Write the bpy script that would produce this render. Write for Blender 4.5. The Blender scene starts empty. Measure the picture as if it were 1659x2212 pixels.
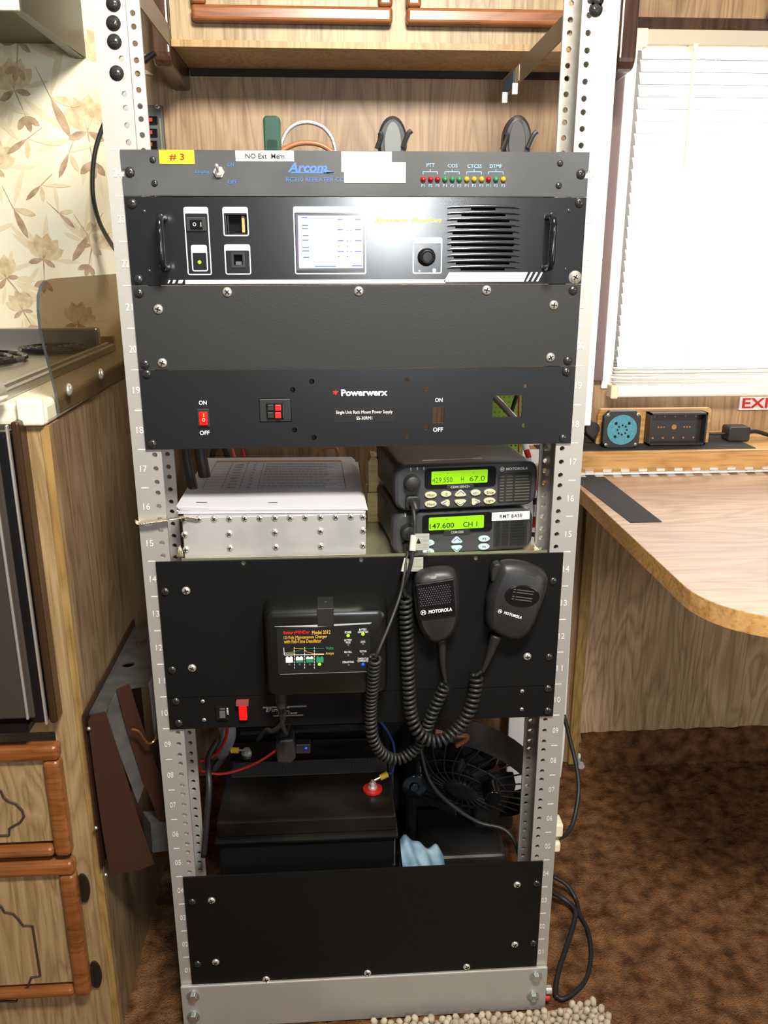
import bpy, bmesh, math, random
import numpy as np
from mathutils import Vector, Matrix
random.seed(7)
S = bpy.context.scene
COL = S.collection
# ------------------------------------------------------------------ camera
W, H = 1659, 2212
CP = np.array([-0.03378, -0.93852, 1.04212]); YAW, PITCH, ROLL, FPX = 0.063281, -0.29842, -0.001301, 1818.93
_f = np.array([math.sin(YAW)*math.cos(PITCH), math.cos(YAW)*math.cos(PITCH), math.sin(PITCH)])
_r0 = np.array([math.cos(YAW), -math.sin(YAW), 0.0]); _u0 = np.cross(_r0, _f)
RI = _r0*math.cos(ROLL)+_u0*math.sin(ROLL); UP = -_r0*math.sin(ROLL)+_u0*math.cos(ROLL); FW = _f
cam = bpy.data.cameras.new('camera'); co = bpy.data.objects.new('camera', cam); COL.objects.link(co)
cam.sensor_fit = 'HORIZONTAL'; cam.sensor_width = 36; cam.lens = 36*FPX/W; cam.clip_start = .02; cam.clip_end = 50
co.matrix_world = Matrix(((RI[0], UP[0], -FW[0], CP[0]), (RI[1], UP[1], -FW[1], CP[1]), (RI[2], UP[2], -FW[2], CP[2]), (0, 0, 0, 1)))
S.camera = co

def at(x, y, X=None, Y=None, Z=None):
    d = FW*FPX+RI*(x-W/2)-UP*(y-H/2)
    if X is not None: t = (X-CP[0])/d[0]
    elif Y is not None: t = (Y-CP[1])/d[1]
    else: t = (Z-CP[2])/d[2]
    return Vector(CP+d*t)
def pj(p):
    d = np.array(p)-CP; k = d@FW
    return W/2+FPX*(d@RI)/k, H/2-FPX*(d@UP)/k
# ------------------------------------------------------------------ light, world, exposure
S.view_settings.view_transform = 'Standard'; S.view_settings.look = 'None'
S.view_settings.gamma = 1; S.view_settings.use_curve_mapping = False
S.view_settings.exposure = 0.1
wd = bpy.data.worlds.new('world'); S.world = wd; wd.use_nodes = True
wd.node_tree.nodes['Background'].inputs[0].default_value = (1.0, .95, .88, 1)
wd.node_tree.nodes['Background'].inputs[1].default_value = .09
def area(name, loc, target, sx, sy, power, color):
    l = bpy.data.lights.new(name, 'AREA'); l.shape = 'RECTANGLE'; l.size = sx; l.size_y = sy; l.energy = power; l.color = color
    o = bpy.data.objects.new(name, l); COL.objects.link(o); o.location = loc
    o.rotation_euler = (Vector(target)-Vector(loc)).to_track_quat('-Z', 'Y').to_euler(); return o
area('ceiling_lamp', (.12, -.82, 1.72), (0, .1, 1.15), .30, .20, 33, (1, .93, .82))
area('added_fill_right', (1.35, -1.5, .95), (.4, .3, .3), .6, 1.1, 8.5, (1, .95, .88))  # added fill without a real source, brightens under-table wall, carpet and cabinet side
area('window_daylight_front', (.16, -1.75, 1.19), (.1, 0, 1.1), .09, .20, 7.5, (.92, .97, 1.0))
area('window_daylight', (.95, .78, 1.14), (.95, 0, 1.0), 1.05, .66, 30, (.97, .98, 1.0))
# ------------------------------------------------------------------ materials
MATS = {}
def mat(name, col, rough=.5, metal=0., emit=0., ecol=None, spec=None, trans=0., alpha=1., coat=0.):
    if name in MATS: return MATS[name]
    m = bpy.data.materials.new(name); m.use_nodes = True; MATS[name] = m
    b = m.node_tree.nodes['Principled BSDF']
    b.inputs['Base Color'].default_value = (*col, 1); b.inputs['Roughness'].default_value = rough; b.inputs['Metallic'].default_value = metal
    if emit: b.inputs['Emission Color'].default_value = (*(ecol or col), 1); b.inputs['Emission Strength'].default_value = emit
    if spec is not None: b.inputs['Specular IOR Level'].default_value = spec
    b.inputs['Transmission Weight'].default_value = trans; b.inputs['Alpha'].default_value = alpha; b.inputs['Coat Weight'].default_value = coat
    return m
def nodes(m): return m.node_tree.nodes, m.node_tree.links, m.node_tree.nodes['Principled BSDF']
def bump(m, scale=(1, 1, 1), nscale=200, strength=.2, dist=.001, detail=2, rough_var=None):
    N, L, b = nodes(m)
    tc = N.new('ShaderNodeTexCoord'); mp = N.new('ShaderNodeMapping'); mp.inputs['Scale'].default_value = scale
    n = N.new('ShaderNodeTexNoise'); n.inputs['Scale'].default_value = nscale; n.inputs['Detail'].default_value = detail
    bp = N.new('ShaderNodeBump'); bp.inputs['Strength'].default_value = strength; bp.inputs['Distance'].default_value = dist
    L.new(tc.outputs['Object'], mp.inputs[0]); L.new(mp.outputs[0], n.inputs[0]); L.new(n.outputs[0], bp.inputs['Height']); L.new(bp.outputs[0], b.inputs['Normal'])
    return m
def mottle(m, c1, c2, scale=(1, 1, 1), nscale=20, detail=4, lo=.35, hi=.65):
    N, L, b = nodes(m)
    tc = N.new('ShaderNodeTexCoord'); mp = N.new('ShaderNodeMapping'); mp.inputs['Scale'].default_value = scale
    n = N.new('ShaderNodeTexNoise'); n.inputs['Scale'].default_value = nscale; n.inputs['Detail'].default_value = detail
    r = N.new('ShaderNodeValToRGB'); r.color_ramp.elements[0].position = lo; r.color_ramp.elements[1].position = hi
    r.color_ramp.elements[0].color = (*c1, 1); r.color_ramp.elements[1].color = (*c2, 1)
    L.new(tc.outputs['Object'], mp.inputs[0]); L.new(mp.outputs[0], n.inputs[0]); L.new(n.outputs[0], r.inputs[0]); L.new(r.outputs[0], b.inputs['Base Color'])
    return m
def wood(name, dark, mid, light, along='Z', scale=1., rough=.45, planks=0, seed=0., fig=1.0):
    """printed oak panelling: cathedral grain, fine pores and plank tone"""
    m = mat(name, mid, rough); N, L, b = nodes(m)
    tc = N.new('ShaderNodeTexCoord'); mp = N.new('ShaderNodeMapping'); mp.inputs['Location'].default_value = (seed, seed*.7, seed*.37)
    st = {'Z': (7, 7, 1.1), 'X': (1.1, 7, 7), 'Y': (7, 1.1, 7)}[along]
    mp.inputs['Scale'].default_value = [s*scale for s in st]
    n = N.new('ShaderNodeTexNoise'); n.inputs['Scale'].default_value = 1.6; n.inputs['Detail'].default_value = 3; n.inputs['Distortion'].default_value = .6
    mul = N.new('ShaderNodeMath'); mul.operation = 'MULTIPLY'; mul.inputs[1].default_value = 13*fig
    fr = N.new('ShaderNodeMath'); fr.operation = 'FRACT'
    r1 = N.new('ShaderNodeValToRGB'); e = r1.color_ramp.elements
    e[0].position = 0; e[0].color = (*mid, 1); e[1].position = 1; e[1].color = (*mid, 1)
    a = e.new(.45); a.color = (*light, 1); a = e.new(.88); a.color = (*[p*.3+q*.7 for p, q in zip(dark, mid)], 1)
    L.new(tc.outputs['Object'], mp.inputs[0]); L.new(mp.outputs[0], n.inputs[0]); L.new(n.outputs[0], mul.inputs[0]); L.new(mul.outputs[0], fr.inputs[0]); L.new(fr.outputs[0], r1.inputs[0])
    mp2 = N.new('ShaderNodeMapping'); st2 = {'Z': (260, 260, 9), 'X': (9, 260, 260), 'Y': (260, 9, 260)}[along]; mp2.inputs['Scale'].default_value = st2
    n2 = N.new('ShaderNodeTexNoise'); n2.inputs['Scale'].default_value = 1; n2.inputs['Detail'].default_value = 3
    r2 = N.new('ShaderNodeValToRGB'); r2.color_ramp.elements[0].position = .33; r2.color_ramp.elements[0].color = (.55, .5, .45, 1); r2.color_ramp.elements[1].position = .5; r2.color_ramp.elements[1].color = (1, 1, 1, 1)
    L.new(tc.outputs['Object'], mp2.inputs[0]); L.new(mp2.outputs[0], n2.inputs[0]); L.new(n2.outputs[0], r2.inputs[0])
    mx = N.new('ShaderNodeMixRGB'); mx.blend_type = 'MULTIPLY'; mx.inputs[0].default_value = .6
    L.new(r1.outputs[0], mx.inputs[1]); L.new(r2.outputs[0], mx.inputs[2])
    # large slow tone patches
    mp3 = N.new('ShaderNodeMapping'); mp3.inputs['Scale'].default_value = [s*.6 for s in st]; mp3.inputs['Location'].default_value = (seed+3, 1, 2)
    n3 = N.new('ShaderNodeTexNoise'); n3.inputs['Scale'].default_value = 1.3
    r3 = N.new('ShaderNodeValToRGB'); r3.color_ramp.elements[0].position = .35; r3.color_ramp.elements[0].color = (.72, .68, .62, 1); r3.color_ramp.elements[1].position = .6; r3.color_ramp.elements[1].color = (1.08, 1.06, 1.02, 1)
    L.new(tc.outputs['Object'], mp3.inputs[0]); L.new(mp3.outputs[0], n3.inputs[0]); L.new(n3.outputs[0], r3.inputs[0])
    mx2 = N.new('ShaderNodeMixRGB'); mx2.blend_type = 'MULTIPLY'; mx2.inputs[0].default_value = .8
    L.new(mx.outputs[0], mx2.inputs[1]); L.new(r3.outputs[0], mx2.inputs[2]); L.new(mx2.outputs[0], b.inputs['Base Color'])
    return m
def sr(r, g, b):   # sRGB 0-255 -> linear
    return tuple(((c/255)/12.92 if c/255 <= .04045 else ((c/255+.055)/1.055)**2.4) for c in (r, g, b))
wood_wall = wood('oak_panelling', sr(100, 72, 48), sr(158, 128, 98), sr(172, 144, 112), seed=1.3)
wood_low = wood('oak_panelling_low', sr(108, 84, 62), sr(186, 158, 122), sr(202, 176, 140), seed=5.1)
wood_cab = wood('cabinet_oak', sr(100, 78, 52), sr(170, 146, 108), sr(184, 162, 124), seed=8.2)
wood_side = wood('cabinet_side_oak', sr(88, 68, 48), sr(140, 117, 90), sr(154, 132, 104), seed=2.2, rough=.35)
wood_frame = wood('face_frame_oak', sr(104, 80, 50), sr(160, 134, 96), sr(176, 150, 112), seed=4.2)
wood_edge = wood('edge_oak', sr(122, 92, 48), sr(164, 132, 80), sr(176, 146, 92), seed=6.2)
wood_desk = wood('desk_laminate', sr(118, 84, 58), sr(158, 126, 98), sr(170, 138, 112), along='X', seed=3.7, rough=.38, scale=.8)
wood_orange = wood('orange_moulding', sr(100, 56, 26), sr(138, 84, 44), sr(150, 94, 52), along='X', seed=9, rough=.3)
wood_shelf = wood('shelf_oak', sr(140, 98, 52), sr(196, 150, 92), sr(206, 162, 104), along='X', seed=7.7, rough=.35)
wood_dark = wood('dark_moulding', sr(40, 26, 20), sr(66, 46, 36), sr(78, 56, 44), seed=.7, rough=.25)
wood_block = wood('pine_block', sr(150, 120, 80), sr(190, 160, 112), sr(200, 172, 124), along='X', seed=.2)
alu = bump(mat('brushed_aluminium', (.52, .50, .465), .42, .5), (1, 1, 8), 120, .12, .0006)
alu_box = mottle(mat('sheet_aluminium', (.7, .7, .69), .42, .5), (.48, .485, .48), (.62, .61, .59), (1, 1, 1), 14)
galv = mottle(mat('galvanised_steel', (.4, .42, .44), .38, .8), (.16, .17, .18), (.26, .27, .28), (1, 1, 1), 30)
zinc = mat('yellow_zinc', (.62, .62, .42), .3, .85)
chrome = mat('nickel', (.86, .82, .76), .24, .75)
steel = mat('steel', (.55, .55, .55), .3, .9)
black_pc = bump(mat('black_powder_coat', (.019, .020, .021), .5, spec=.4), (1, 1, 1), 900, .35, .0005)
black_flat = bump(mat('black_flat_panel', (.0055, .0055, .0055), .55, spec=.18), (1, 1, 1), 700, .2, .0004)
grey_pc = mottle(mat('charcoal_paint', (.05, .055, .058), .5), (.036, .039, .041), (.056, .060, .064), (1, 1, 1), 12)
anod = bump(mat('black_brushed_anodised', (.009, .0095, .012), .22, .0, spec=1.0), (.8, 1, 120), 30, .10, .00006, 3)
anod_low = bump(mat('charcoal_brushed_anodised', (.010, .0105, .013), .28, .0, spec=.9), (.8, 1, 120), 30, .10, .00006, 3)
plastic_bk = bump(mat('black_plastic', (.02, .02, .021), .42), (1, 1, 1), 1200, .15, .0003)
gloss_bk = mat('glossy_black_plastic', (.008, .008, .009), .12)
rubber = mat('black_rubber', (.016, .016, .016), .5)
radio_grey = bump(mat('radio_charcoal', (.04, .042, .046), .45), (1, 1, 1), 1500, .2, .0003)
cavity = mat('cavity_black', (.004, .004, .004), .8)
white_ink = mat('white_ink', (.85, .85, .85), .5)
grey_ink = mat('grey_ink', (.45, .45, .46), .5)
blue_ink = mat('blue_ink', sr(60, 105, 175), .5)
black_ink = mat('black_ink', (.004, .004, .004), .6)
red_ink = mat('red_ink', sr(200, 40, 30), .5)
gold_ink = mat('gold_ink', sr(215, 165, 60), .4)
green_ink = mat('green_ink', sr(45, 140, 95), .5)
white_pl = mat('white_plastic', (.8, .8, .8), .4)
cream_pl = mat('cream_plastic', sr(232, 222, 190), .45)
paper_m = mat('paper', (.58, .58, .63), .7)
tape_w = mat('white_label_tape', (.85, .85, .83), .5)
tape_y = mat('yellow_label_tape', sr(250, 195, 10), .5)
orange_bar = mat('orange_print', sr(190, 130, 85), .7)
red_pl = mat('red_plastic', sr(190, 35, 30), .35)
red_wire = mat('red_wire', sr(175, 30, 25), .4)
orange_wire = mat('orange_wire', sr(190, 100, 60), .4)
blue_wire = mat('blue_wire', sr(40, 70, 130), .4)
yellow_pl = mat('yellow_crimp', sr(215, 180, 40), .4)
lcd = mat('green_lcd', sr(100, 170, 10), .3, emit=.50, ecol=sr(178, 242, 25))
lcd_ink = mat('lcd_digits', sr(56, 96, 12), .5)
screen_w = mat('lit_screen', (.5, .52, .56), .3, emit=.66, ecol=(.80, .88, 1.))
screen_b = mat('screen_grey_text', sr(70, 85, 150), .3, emit=.22)
screen_bl = mat('screen_blue', sr(40, 90, 230), .3, emit=.8)
screen_pu = mat('screen_purple', sr(150, 60, 220), .3, emit=.8)
led_g = mat('lit_green_led', sr(140, 230, 10), .3, emit=1.4)
led_b = mat('lit_blue_led', sr(10, 60, 255), .3, emit=2.2)
led_off = mat('unlit_led', (.05, .05, .055), .3)
red_glow = mat('lit_red_rocker', sr(230, 20, 15), .25, emit=.9)
orange_glow = mat('lit_amber_symbol', sr(255, 140, 60), .25, emit=1.2)
lr = mat('red_led', sr(150, 12, 20), .15, coat=.5); lg = mat('green_led', sr(40, 115, 75), .15, coat=.5); ly = mat('yellow_led', sr(190, 150, 25), .15, coat=.5)
brown_steel = mat('brown_enamel', sr(54, 31, 21), .4)
lime = mat('lime_board', sr(150, 200, 60), .5)
btn_y = mat('cream_keys', sr(196, 192, 160), .4); btn_b = mat('pale_blue_keys', sr(176, 200, 210), .4)
teal = mottle(mat('teal_cloth', sr(70, 135, 155), .8), sr(60, 122, 142), sr(84, 150, 168), (1, 1, 1), 400)
cloth = mottle(mat('pale_blue_cloth', sr(130, 165, 190), .8), sr(105, 140, 168), sr(160, 190, 208), (1, 1, 1), 30)
white_lam = mat('white_laminate', sr(236, 230, 205), .4)
felt = mat('black_felt', (.013, .013, .014), .9)
hood_m = mat('hood_enamel', sr(66, 62, 50), .35)
hood_in = mat('hood_inside', sr(95, 92, 72), .5)
green_dev = mat('dark_green_plastic', sr(24, 66, 52), .3)
grey_dev = mat('grey_plastic', sr(86, 88, 84), .5)
mauve = mat('mauve_frame', sr(104, 86, 86), .4)
kraft = mat('kraft_tube', sr(170, 140, 110), .6)
line_brown = mat('routed_line', sr(62, 46, 34), .7)
braid_m = bump(mat('tinned_braid', (.62, .55, .4), .35, .9), (1, 1, 1), 700, .9, .001)
clearpl = mat('clear_tape', (.75, .8, .82), .15, alpha=.45)
silver_braid = bump(mat('clear_braid', (.6, .58, .52), .3, .7), (1, 1, 1), 900, .9, .001)
copper_in = mat('copper_coil_jacket', sr(150, 95, 62), .4)
# smoked acrylic
smoke = bpy.data.materials.new('smoked_acrylic'); smoke.use_nodes = True
N, L, b = nodes(smoke); tr = N.new('ShaderNodeBsdfTransparent'); tr.inputs[0].default_value = (.66, .60, .51, 1)
gl = N.new('ShaderNodeBsdfGlossy'); gl.inputs[0].default_value = (.8, .75, .65, 1); gl.inputs['Roughness'].default_value = .08
df = N.new('ShaderNodeBsdfDiffuse'); df.inputs[0].default_value = (.16, .12, .08, 1)
m1 = N.new('ShaderNodeMixShader'); m1.inputs[0].default_value = .05; m2 = N.new('ShaderNodeMixShader'); m2.inputs[0].default_value = .12
L.new(tr.outputs[0], m1.inputs[1]); L.new(gl.outputs[0], m1.inputs[2]); L.new(m1.outputs[0], m2.inputs[1]); L.new(df.outputs[0], m2.inputs[2]); L.new(m2.outputs[0], N['Material Output'].inputs[0])
# translucent blind slats
slatm = bpy.data.materials.new('blind_slat'); slatm.use_nodes = True
N, L, b = nodes(slatm); tl = N.new('ShaderNodeBsdfTranslucent'); tl.inputs[0].default_value = (.9, .86, .78, 1); b.inputs['Base Color'].default_value = (.85, .82, .74, 1)
m1 = N.new('ShaderNodeMixShader'); m1.inputs[0].default_value = .5; L.new(b.outputs[0], m1.inputs[1]); L.new(tl.outputs[0], m1.inputs[2]); L.new(m1.outputs[0], N['Material Output'].inputs[0])
glass_m = bpy.data.materials.new('window_glass'); glass_m.use_nodes = True
N, L, b = nodes(glass_m); tr = N.new('ShaderNodeBsdfTransparent'); gl = N.new('ShaderNodeBsdfGlossy'); gl.inputs['Roughness'].default_value = .02
m1 = N.new('ShaderNodeMixShader'); m1.inputs[0].default_value = .06; L.new(tr.outputs[0], m1.inputs[1]); L.new(gl.outputs[0], m1.inputs[2]); L.new(m1.outputs[0], N['Material Output'].inputs[0])
# carpet
carpet = mottle(mat('brown_carpet', sr(95, 55, 25), .95, spec=.1), sr(86, 58, 38), sr(150, 106, 70), (1, 1, 1), 38, 8, .34, .68)
N, L, b = nodes(carpet)
tc = N.new('ShaderNodeTexCoord'); n = N.new('ShaderNodeTexNoise'); n.inputs['Scale'].default_value = 420; n.inputs['Detail'].default_value = 3
bp = N.new('ShaderNodeBump'); bp.inputs['Distance'].default_value = .006; bp.inputs['Strength'].default_value = 1
L.new(tc.outputs['Object'], n.inputs[0]); L.new(n.outputs[0], bp.inputs['Height']); L.new(bp.outputs[0], b.inputs['Normal'])
rug_m = mottle(mat('beige_rug_pile', sr(190, 175, 150), .9), sr(165, 150, 126), sr(205, 192, 168), (1, 1, 1), 60)
# ------------------------------------------------------------------ geometry helpers
def box(bm, x0, x1, y0, y1, z0, z1, mi=0, M=None):
    v = [bm.verts.new((x, y, z)) for x in (x0, x1) for y in (y0, y1) for z in (z0, z1)]
    if M: 
        for q in v: q.co = M @ q.co
    for f in ((0, 1, 3, 2), (4, 6, 7, 5), (0, 4, 5, 1), (2, 3, 7, 6), (0, 2, 6, 4), (1, 5, 7, 3)):
        bm.faces.new([v[i] for i in f]).material_index = mi
def prism(bm, poly, y0, y1, mi=0, top_scale=1.0, ctr=None, M=None):
    """polygon of (x,z) extruded along y"""
    if ctr is None: ctr = (sum(p[0] for p in poly)/len(poly), sum(p[1] for p in poly)/len(poly))
    a = [bm.verts.new((ctr[0]+(p[0]-ctr[0])*top_scale, y0, ctr[1]+(p[1]-ctr[1])*top_scale)) for p in poly]; c = [bm.verts.new((p[0], y1, p[1])) for p in poly]
    if M:
        for q in a+c: q.co = M @ q.co
    bm.faces.new(a).material_index = mi; bm.faces.new(c[::-1]).material_index = mi
    for i in range(len(poly)):
        j = (i+1) % len(poly); bm.faces.new((a[j], a[i], c[i], c[j])).material_index = mi
def loft(bm, rings, mi=0, cap=True):
    """list of equal-length rings of 3-D points"""
    vs = [[bm.verts.new(p) for p in r] for r in rings]
    for a, c in zip(vs, vs[1:]):
        for i in range(len(a)):
            j = (i+1) % len(a); bm.faces.new((a[i], a[j], c[j], c[i])).material_index = mi
    if cap: bm.faces.new(vs[0][::-1]).material_index = mi; bm.faces.new(vs[-1]).material_index = mi
def cyl(bm, c, r, d, axis='Y', seg=20, r2=None, mi=0, M=None):
    """cylinder from c along +axis by d"""
    r2 = r if r2 is None else r2; rings = []
    ax = {'X': 0, 'Y': 1, 'Z': 2}[axis]; o = [i for i in range(3) if i != ax]
    for rr, t in ((r, 0), (r2, d)):
        ring = []
        for k in range(seg):
            p = [0, 0, 0]; p[ax] = c[ax]+t; p[o[0]] = c[o[0]]+rr*math.cos(k*2*math.pi/seg); p[o[1]] = c[o[1]]+rr*math.sin(k*2*math.pi/seg)
            ring.append(M @ Vector(p) if M else Vector(p))
        rings.append(ring)
    loft(bm, rings, mi)
def dome(bm, c, r, h, seg=16, n=5, mi=0):
    """dome on plane facing -Y"""
    rings = [[Vector((c[0]+r*math.cos(t*math.pi/2/n)*math.cos(k*2*math.pi/seg), c[1]-h*math.sin(t*math.pi/2/n), c[2]+r*math.cos(t*math.pi/2/n)*math.sin(k*2*math.pi/seg))) for k in range(seg)] for t in range(n)]
    rings.append([Vector((c[0]+r*.04*math.cos(k*2*math.pi/seg), c[1]-h, c[2]+r*.04*math.sin(k*2*math.pi/seg))) for k in range(seg)])
    loft(bm, rings, mi)
def spline(pts, n=8):
    pts = [Vector(p) for p in pts]; P = [pts[0]*2-pts[1]]+pts+[pts[-1]*2-pts[-2]]; out = []
    for i in range(1, len(P)-2):
        for k in range(n):
            t = k/n; a, b_, c, d = P[i-1], P[i], P[i+1], P[i+2]
            out.append(.5*((2*b_)+(-a+c)*t+(2*a-5*b_+4*c-d)*t*t+(-a+3*b_-3*c+d)*t**3))
    out.append(pts[-1]); return out
def tube(bm, pts, r, seg=8, mi=0, smooth=True, n=8, flat=1.0):
    if smooth: pts = spline(pts, n)
    pts = [Vector(p) for p in pts]; rings = []; nrm = None
    for i, p in enumerate(pts):
        t = (pts[min(i+1, len(pts)-1)]-pts[max(i-1, 0)]).normalized()
        if nrm is None: nrm = t.orthogonal().normalized()
        nrm = (nrm-t*nrm.dot(t)).normalized(); bn = t.cross(nrm)
        rr = r(i/(len(pts)-1)) if callable(r) else r
        rings.append([p+(nrm*math.cos(a)*flat+bn*math.sin(a))*rr for a in [k*2*math.pi/seg for k in range(seg)]])
    loft(bm, rings, mi)
def coil(bm, pts, R, r, pitch, seg=6, spt=12):
    path = spline(pts, 24); d = [0]
    for a, b_ in zip(path, path[1:]): d.append(d[-1]+(b_-a).length)
    tot = d[-1]; nt = int(tot/pitch*spt); out = []; nrm = None; k = 0
    for i in range(nt+1):
        s = tot*i/nt
        while k < len(d)-2 and d[k+1] < s: k += 1
        u = (s-d[k])/(d[k+1]-d[k]); p = path[k].lerp(path[k+1], u); t = (path[k+1]-path[k]).normalized()
        if nrm is None: nrm = t.orthogonal().normalized()
        nrm = (nrm-t*nrm.dot(t)).normalized(); bn = t.cross(nrm); a = 2*math.pi*i/spt
        out.append(p+(nrm*math.cos(a)+bn*math.sin(a))*R)
    tube(bm, out, r, seg, smooth=False)
def rrect(x0, x1, z0, z1, r, n=4):
    out = []
    for cx, cz, a0 in ((x1-r, z1-r, 0), (x0+r, z1-r, 90), (x0+r, z0+r, 180), (x1-r, z0+r, 270)):
        for k in range(n+1): a = math.radians(a0+90*k/n); out.append((cx+r*math.cos(a), cz+r*math.sin(a)))
    return out
def ell(cx, cz, a, b_, n=24, rot=0):
    return [(cx+a*math.cos(t)*math.cos(rot)-b_*math.sin(t)*math.sin(rot), cz+a*math.cos(t)*math.sin(rot)+b_*math.sin(t)*math.cos(rot)) for t in [k*2*math.pi/n for k in range(n)]]
def build(name, bm, m, parent=None, bevel=0, smooth=False, seg=2, label=None, solid=0):
    bmesh.ops.recalc_face_normals(bm, faces=bm.faces)
    me = bpy.data.meshes.new(name); bm.to_mesh(me); bm.free()
    for q in (m if isinstance(m, (list, tuple)) else [m]): me.materials.append(q)
    o = bpy.data.objects.new(name, me); COL.objects.link(o)
    if parent: o.parent = parent
    if smooth:
        for p in me.polygons: p.use_smooth = True
        if smooth == 'auto':
            me.polygons.foreach_set('use_smooth', [True]*len(me.polygons)); sharp_by_angle(me)
    if bevel:
        b_ = o.modifiers.new('bevel', 'BEVEL'); b_.width = bevel; b_.segments = seg; b_.limit_method = 'ANGLE'; b_.angle_limit = math.radians(35)
    if label: o['label'] = label
    return o
def sharp_by_angle(me, ang=35):
    bm = bmesh.new(); bm.from_mesh(me)
    for e in bm.edges:
        if len(e.link_faces) == 2 and e.calc_face_angle(0) > math.radians(ang): e.smooth = False
    bm.to_mesh(me); bm.free()
def B(): return bmesh.new()
def mk(name, m, fn, parent=None, **k):
    bm = B(); fn(bm); return build(name, bm, m, parent, **k)
def bx(name, m, x0, x1, y0, y1, z0, z1, parent=None, bevel=.0, **k):
    bm = B(); box(bm, x0, x1, y0, y1, z0, z1); return build(name, bm, m, parent, bevel=bevel, **k)
def tag(o, label, cat, group=None):
    o['label'] = label; o['category'] = cat
    if group: o['group'] = group
    return o
def thing(name, label, cat, loc=(0, 0, 0), group=None, rz=0):
    o = bpy.data.objects.new(name, None); COL.objects.link(o); o.location = loc; o.rotation_euler = (0, 0, rz); o.empty_display_size = .02
    return tag(o, label, cat, group)
def adopt(t, kids=None):
    """parts were built in world coordinates: shift them to the empty's base"""
    for c in [c for c in COL.objects if c.parent == t]:
        c.matrix_parent_inverse = Matrix.Translation(-t.location)
def struct(o): o['kind'] = 'structure'; return o
def dup(o, parent):
    c = o.copy(); COL.objects.link(c); c.parent = parent; return c
def cut(o, bm):
    bmesh.ops.recalc_face_normals(bm, faces=bm.faces)
    me = bpy.data.meshes.new('cutter'); bm.to_mesh(me); bm.free(); c = bpy.data.objects.new('cutter', me); COL.objects.link(c)
    c.parent = o.parent; c.matrix_parent_inverse = o.matrix_parent_inverse.copy(); mo = o.modifiers.new('b', 'BOOLEAN'); mo.object = c; mo.operation = 'DIFFERENCE'; mo.solver = 'EXACT'
    dg = bpy.context.evaluated_depsgraph_get(); dg.update()
    nm = bpy.data.meshes.new_from_object(o.evaluated_get(dg)); o.modifiers.clear(); o.data = nm
    bpy.data.objects.remove(c); return o
_fc = {}
def glyphs(s, bold=0., shear=0., space=1.):
    key = (s, bold, shear, space)
    if key not in _fc:
        cu = bpy.data.curves.new('t', 'FONT'); cu.body = s; cu.align_x = 'CENTER'; cu.align_y = 'CENTER'; cu.offset = bold; cu.shear = shear; cu.space_character = space; cu.resolution_u = 3; cu.extrude = .01
        o = bpy.data.objects.new('t', cu); COL.objects.link(o)
        dg = bpy.context.evaluated_depsgraph_get(); dg.update(); me = bpy.data.meshes.new_from_object(o.evaluated_get(dg)); bpy.data.objects.remove(o)
        xs = [v.co.x for v in me.vertices] or [0]; ys = [v.co.y for v in me.vertices] or [0]
        _fc[key] = (me, max(xs)-min(xs), max(ys)-min(ys), (max(xs)+min(xs))/2, (max(ys)+min(ys))/2)
    return _fc[key]
def put_text(bm, s, cx, y, cz, w=None, h=None, bold=0., shear=0., M=None, space=1., rot=0.):
    """centre (cx,cz) on plane y facing -Y; h = height of the ink, w = width of the ink"""
    me, gw, gh, gx, gy = glyphs(s, bold, shear, space)
    sz = h/gh if h else w/gw; sx = w/gw if w else sz
    T = Matrix.Translation((cx, y, cz)) @ Matrix.Rotation(rot, 4, 'Y') @ Matrix(((sx, 0, 0, -gx*sx), (0, 0, -.02, 0), (0, sz, 0, -gy*sz), (0, 0, 0, 1)))
    if M: T = M @ T
    n0 = len(bm.verts); bm.from_mesh(me); bm.verts.ensure_lookup_table()
    for v in bm.verts[n0:]: v.co = T @ v.co
def texts(name, items, m, parent, Y):
    """items: (string, px centre x, px centre y, px width, px height, kwargs) on the plane Y"""
    bm = B()
    for it in items:
        s, x, y, w, h = it[:5]; k = it[5] if len(it) > 5 else {}
        c = at(x, y, Y=Y); c2 = at(x+10, y, Y=Y); sc = (c2-c).x/10; c3 = at(x, y+10, Y=Y); sz = (c.z-c3.z)/10
        put_text(bm, s, c.x, Y, c.z, w*sc if w else None, h*sz if h else None, **k)
    return build(name, bm, m, parent)
def sc(x, y, Y): a = at(x, y, Y=Y); return (at(x+10, y, Y=Y)-a).x/10
_scr = {}
def screw(parent, x, z, y, r=.0042, m=None, name='screw', label=None, washer=False):
    key = (m.name, r, washer)
    if key not in _scr:
        bm = B(); dome(bm, (0, 0, 0), r, r*.55, 16, 4)
        for a, b_ in ((r*.55, r*.13), (r*.13, r*.55)): box(bm, -a, a, -r*.57, -r*.4, -b_, b_, 1)
        if washer: cyl(bm, (0, -.0004, 0), r*1.35, .0008, mi=0)
        bmesh.ops.recalc_face_normals(bm, faces=bm.faces); me = bpy.data.meshes.new('screw'); bm.to_mesh(me); bm.free(); me.materials.append(m); me.materials.append(cavity)
        for p in me.polygons: p.use_smooth = p.material_index == 0
        _scr[key] = me
    o = bpy.data.objects.new(name, _scr[key]); COL.objects.link(o); o.parent = parent; o.location = (x, y, z); o.rotation_euler = (0, random.uniform(0, 1.5), 0)
    if label: o['label'] = label
    return o
def pscrew(parent, px, py, r, m, y=0., **k):
    p = at(px, py, Y=y); return screw(parent, p.x, p.z, y, r, m, **k)
scr_bk = mat('black_screw', (.10, .10, .10), .22, .8)
U = .04445; Z0 = .076
def uz(s): return Z0+s*U
PF = -.003   # front face of the mounted panels
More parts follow.
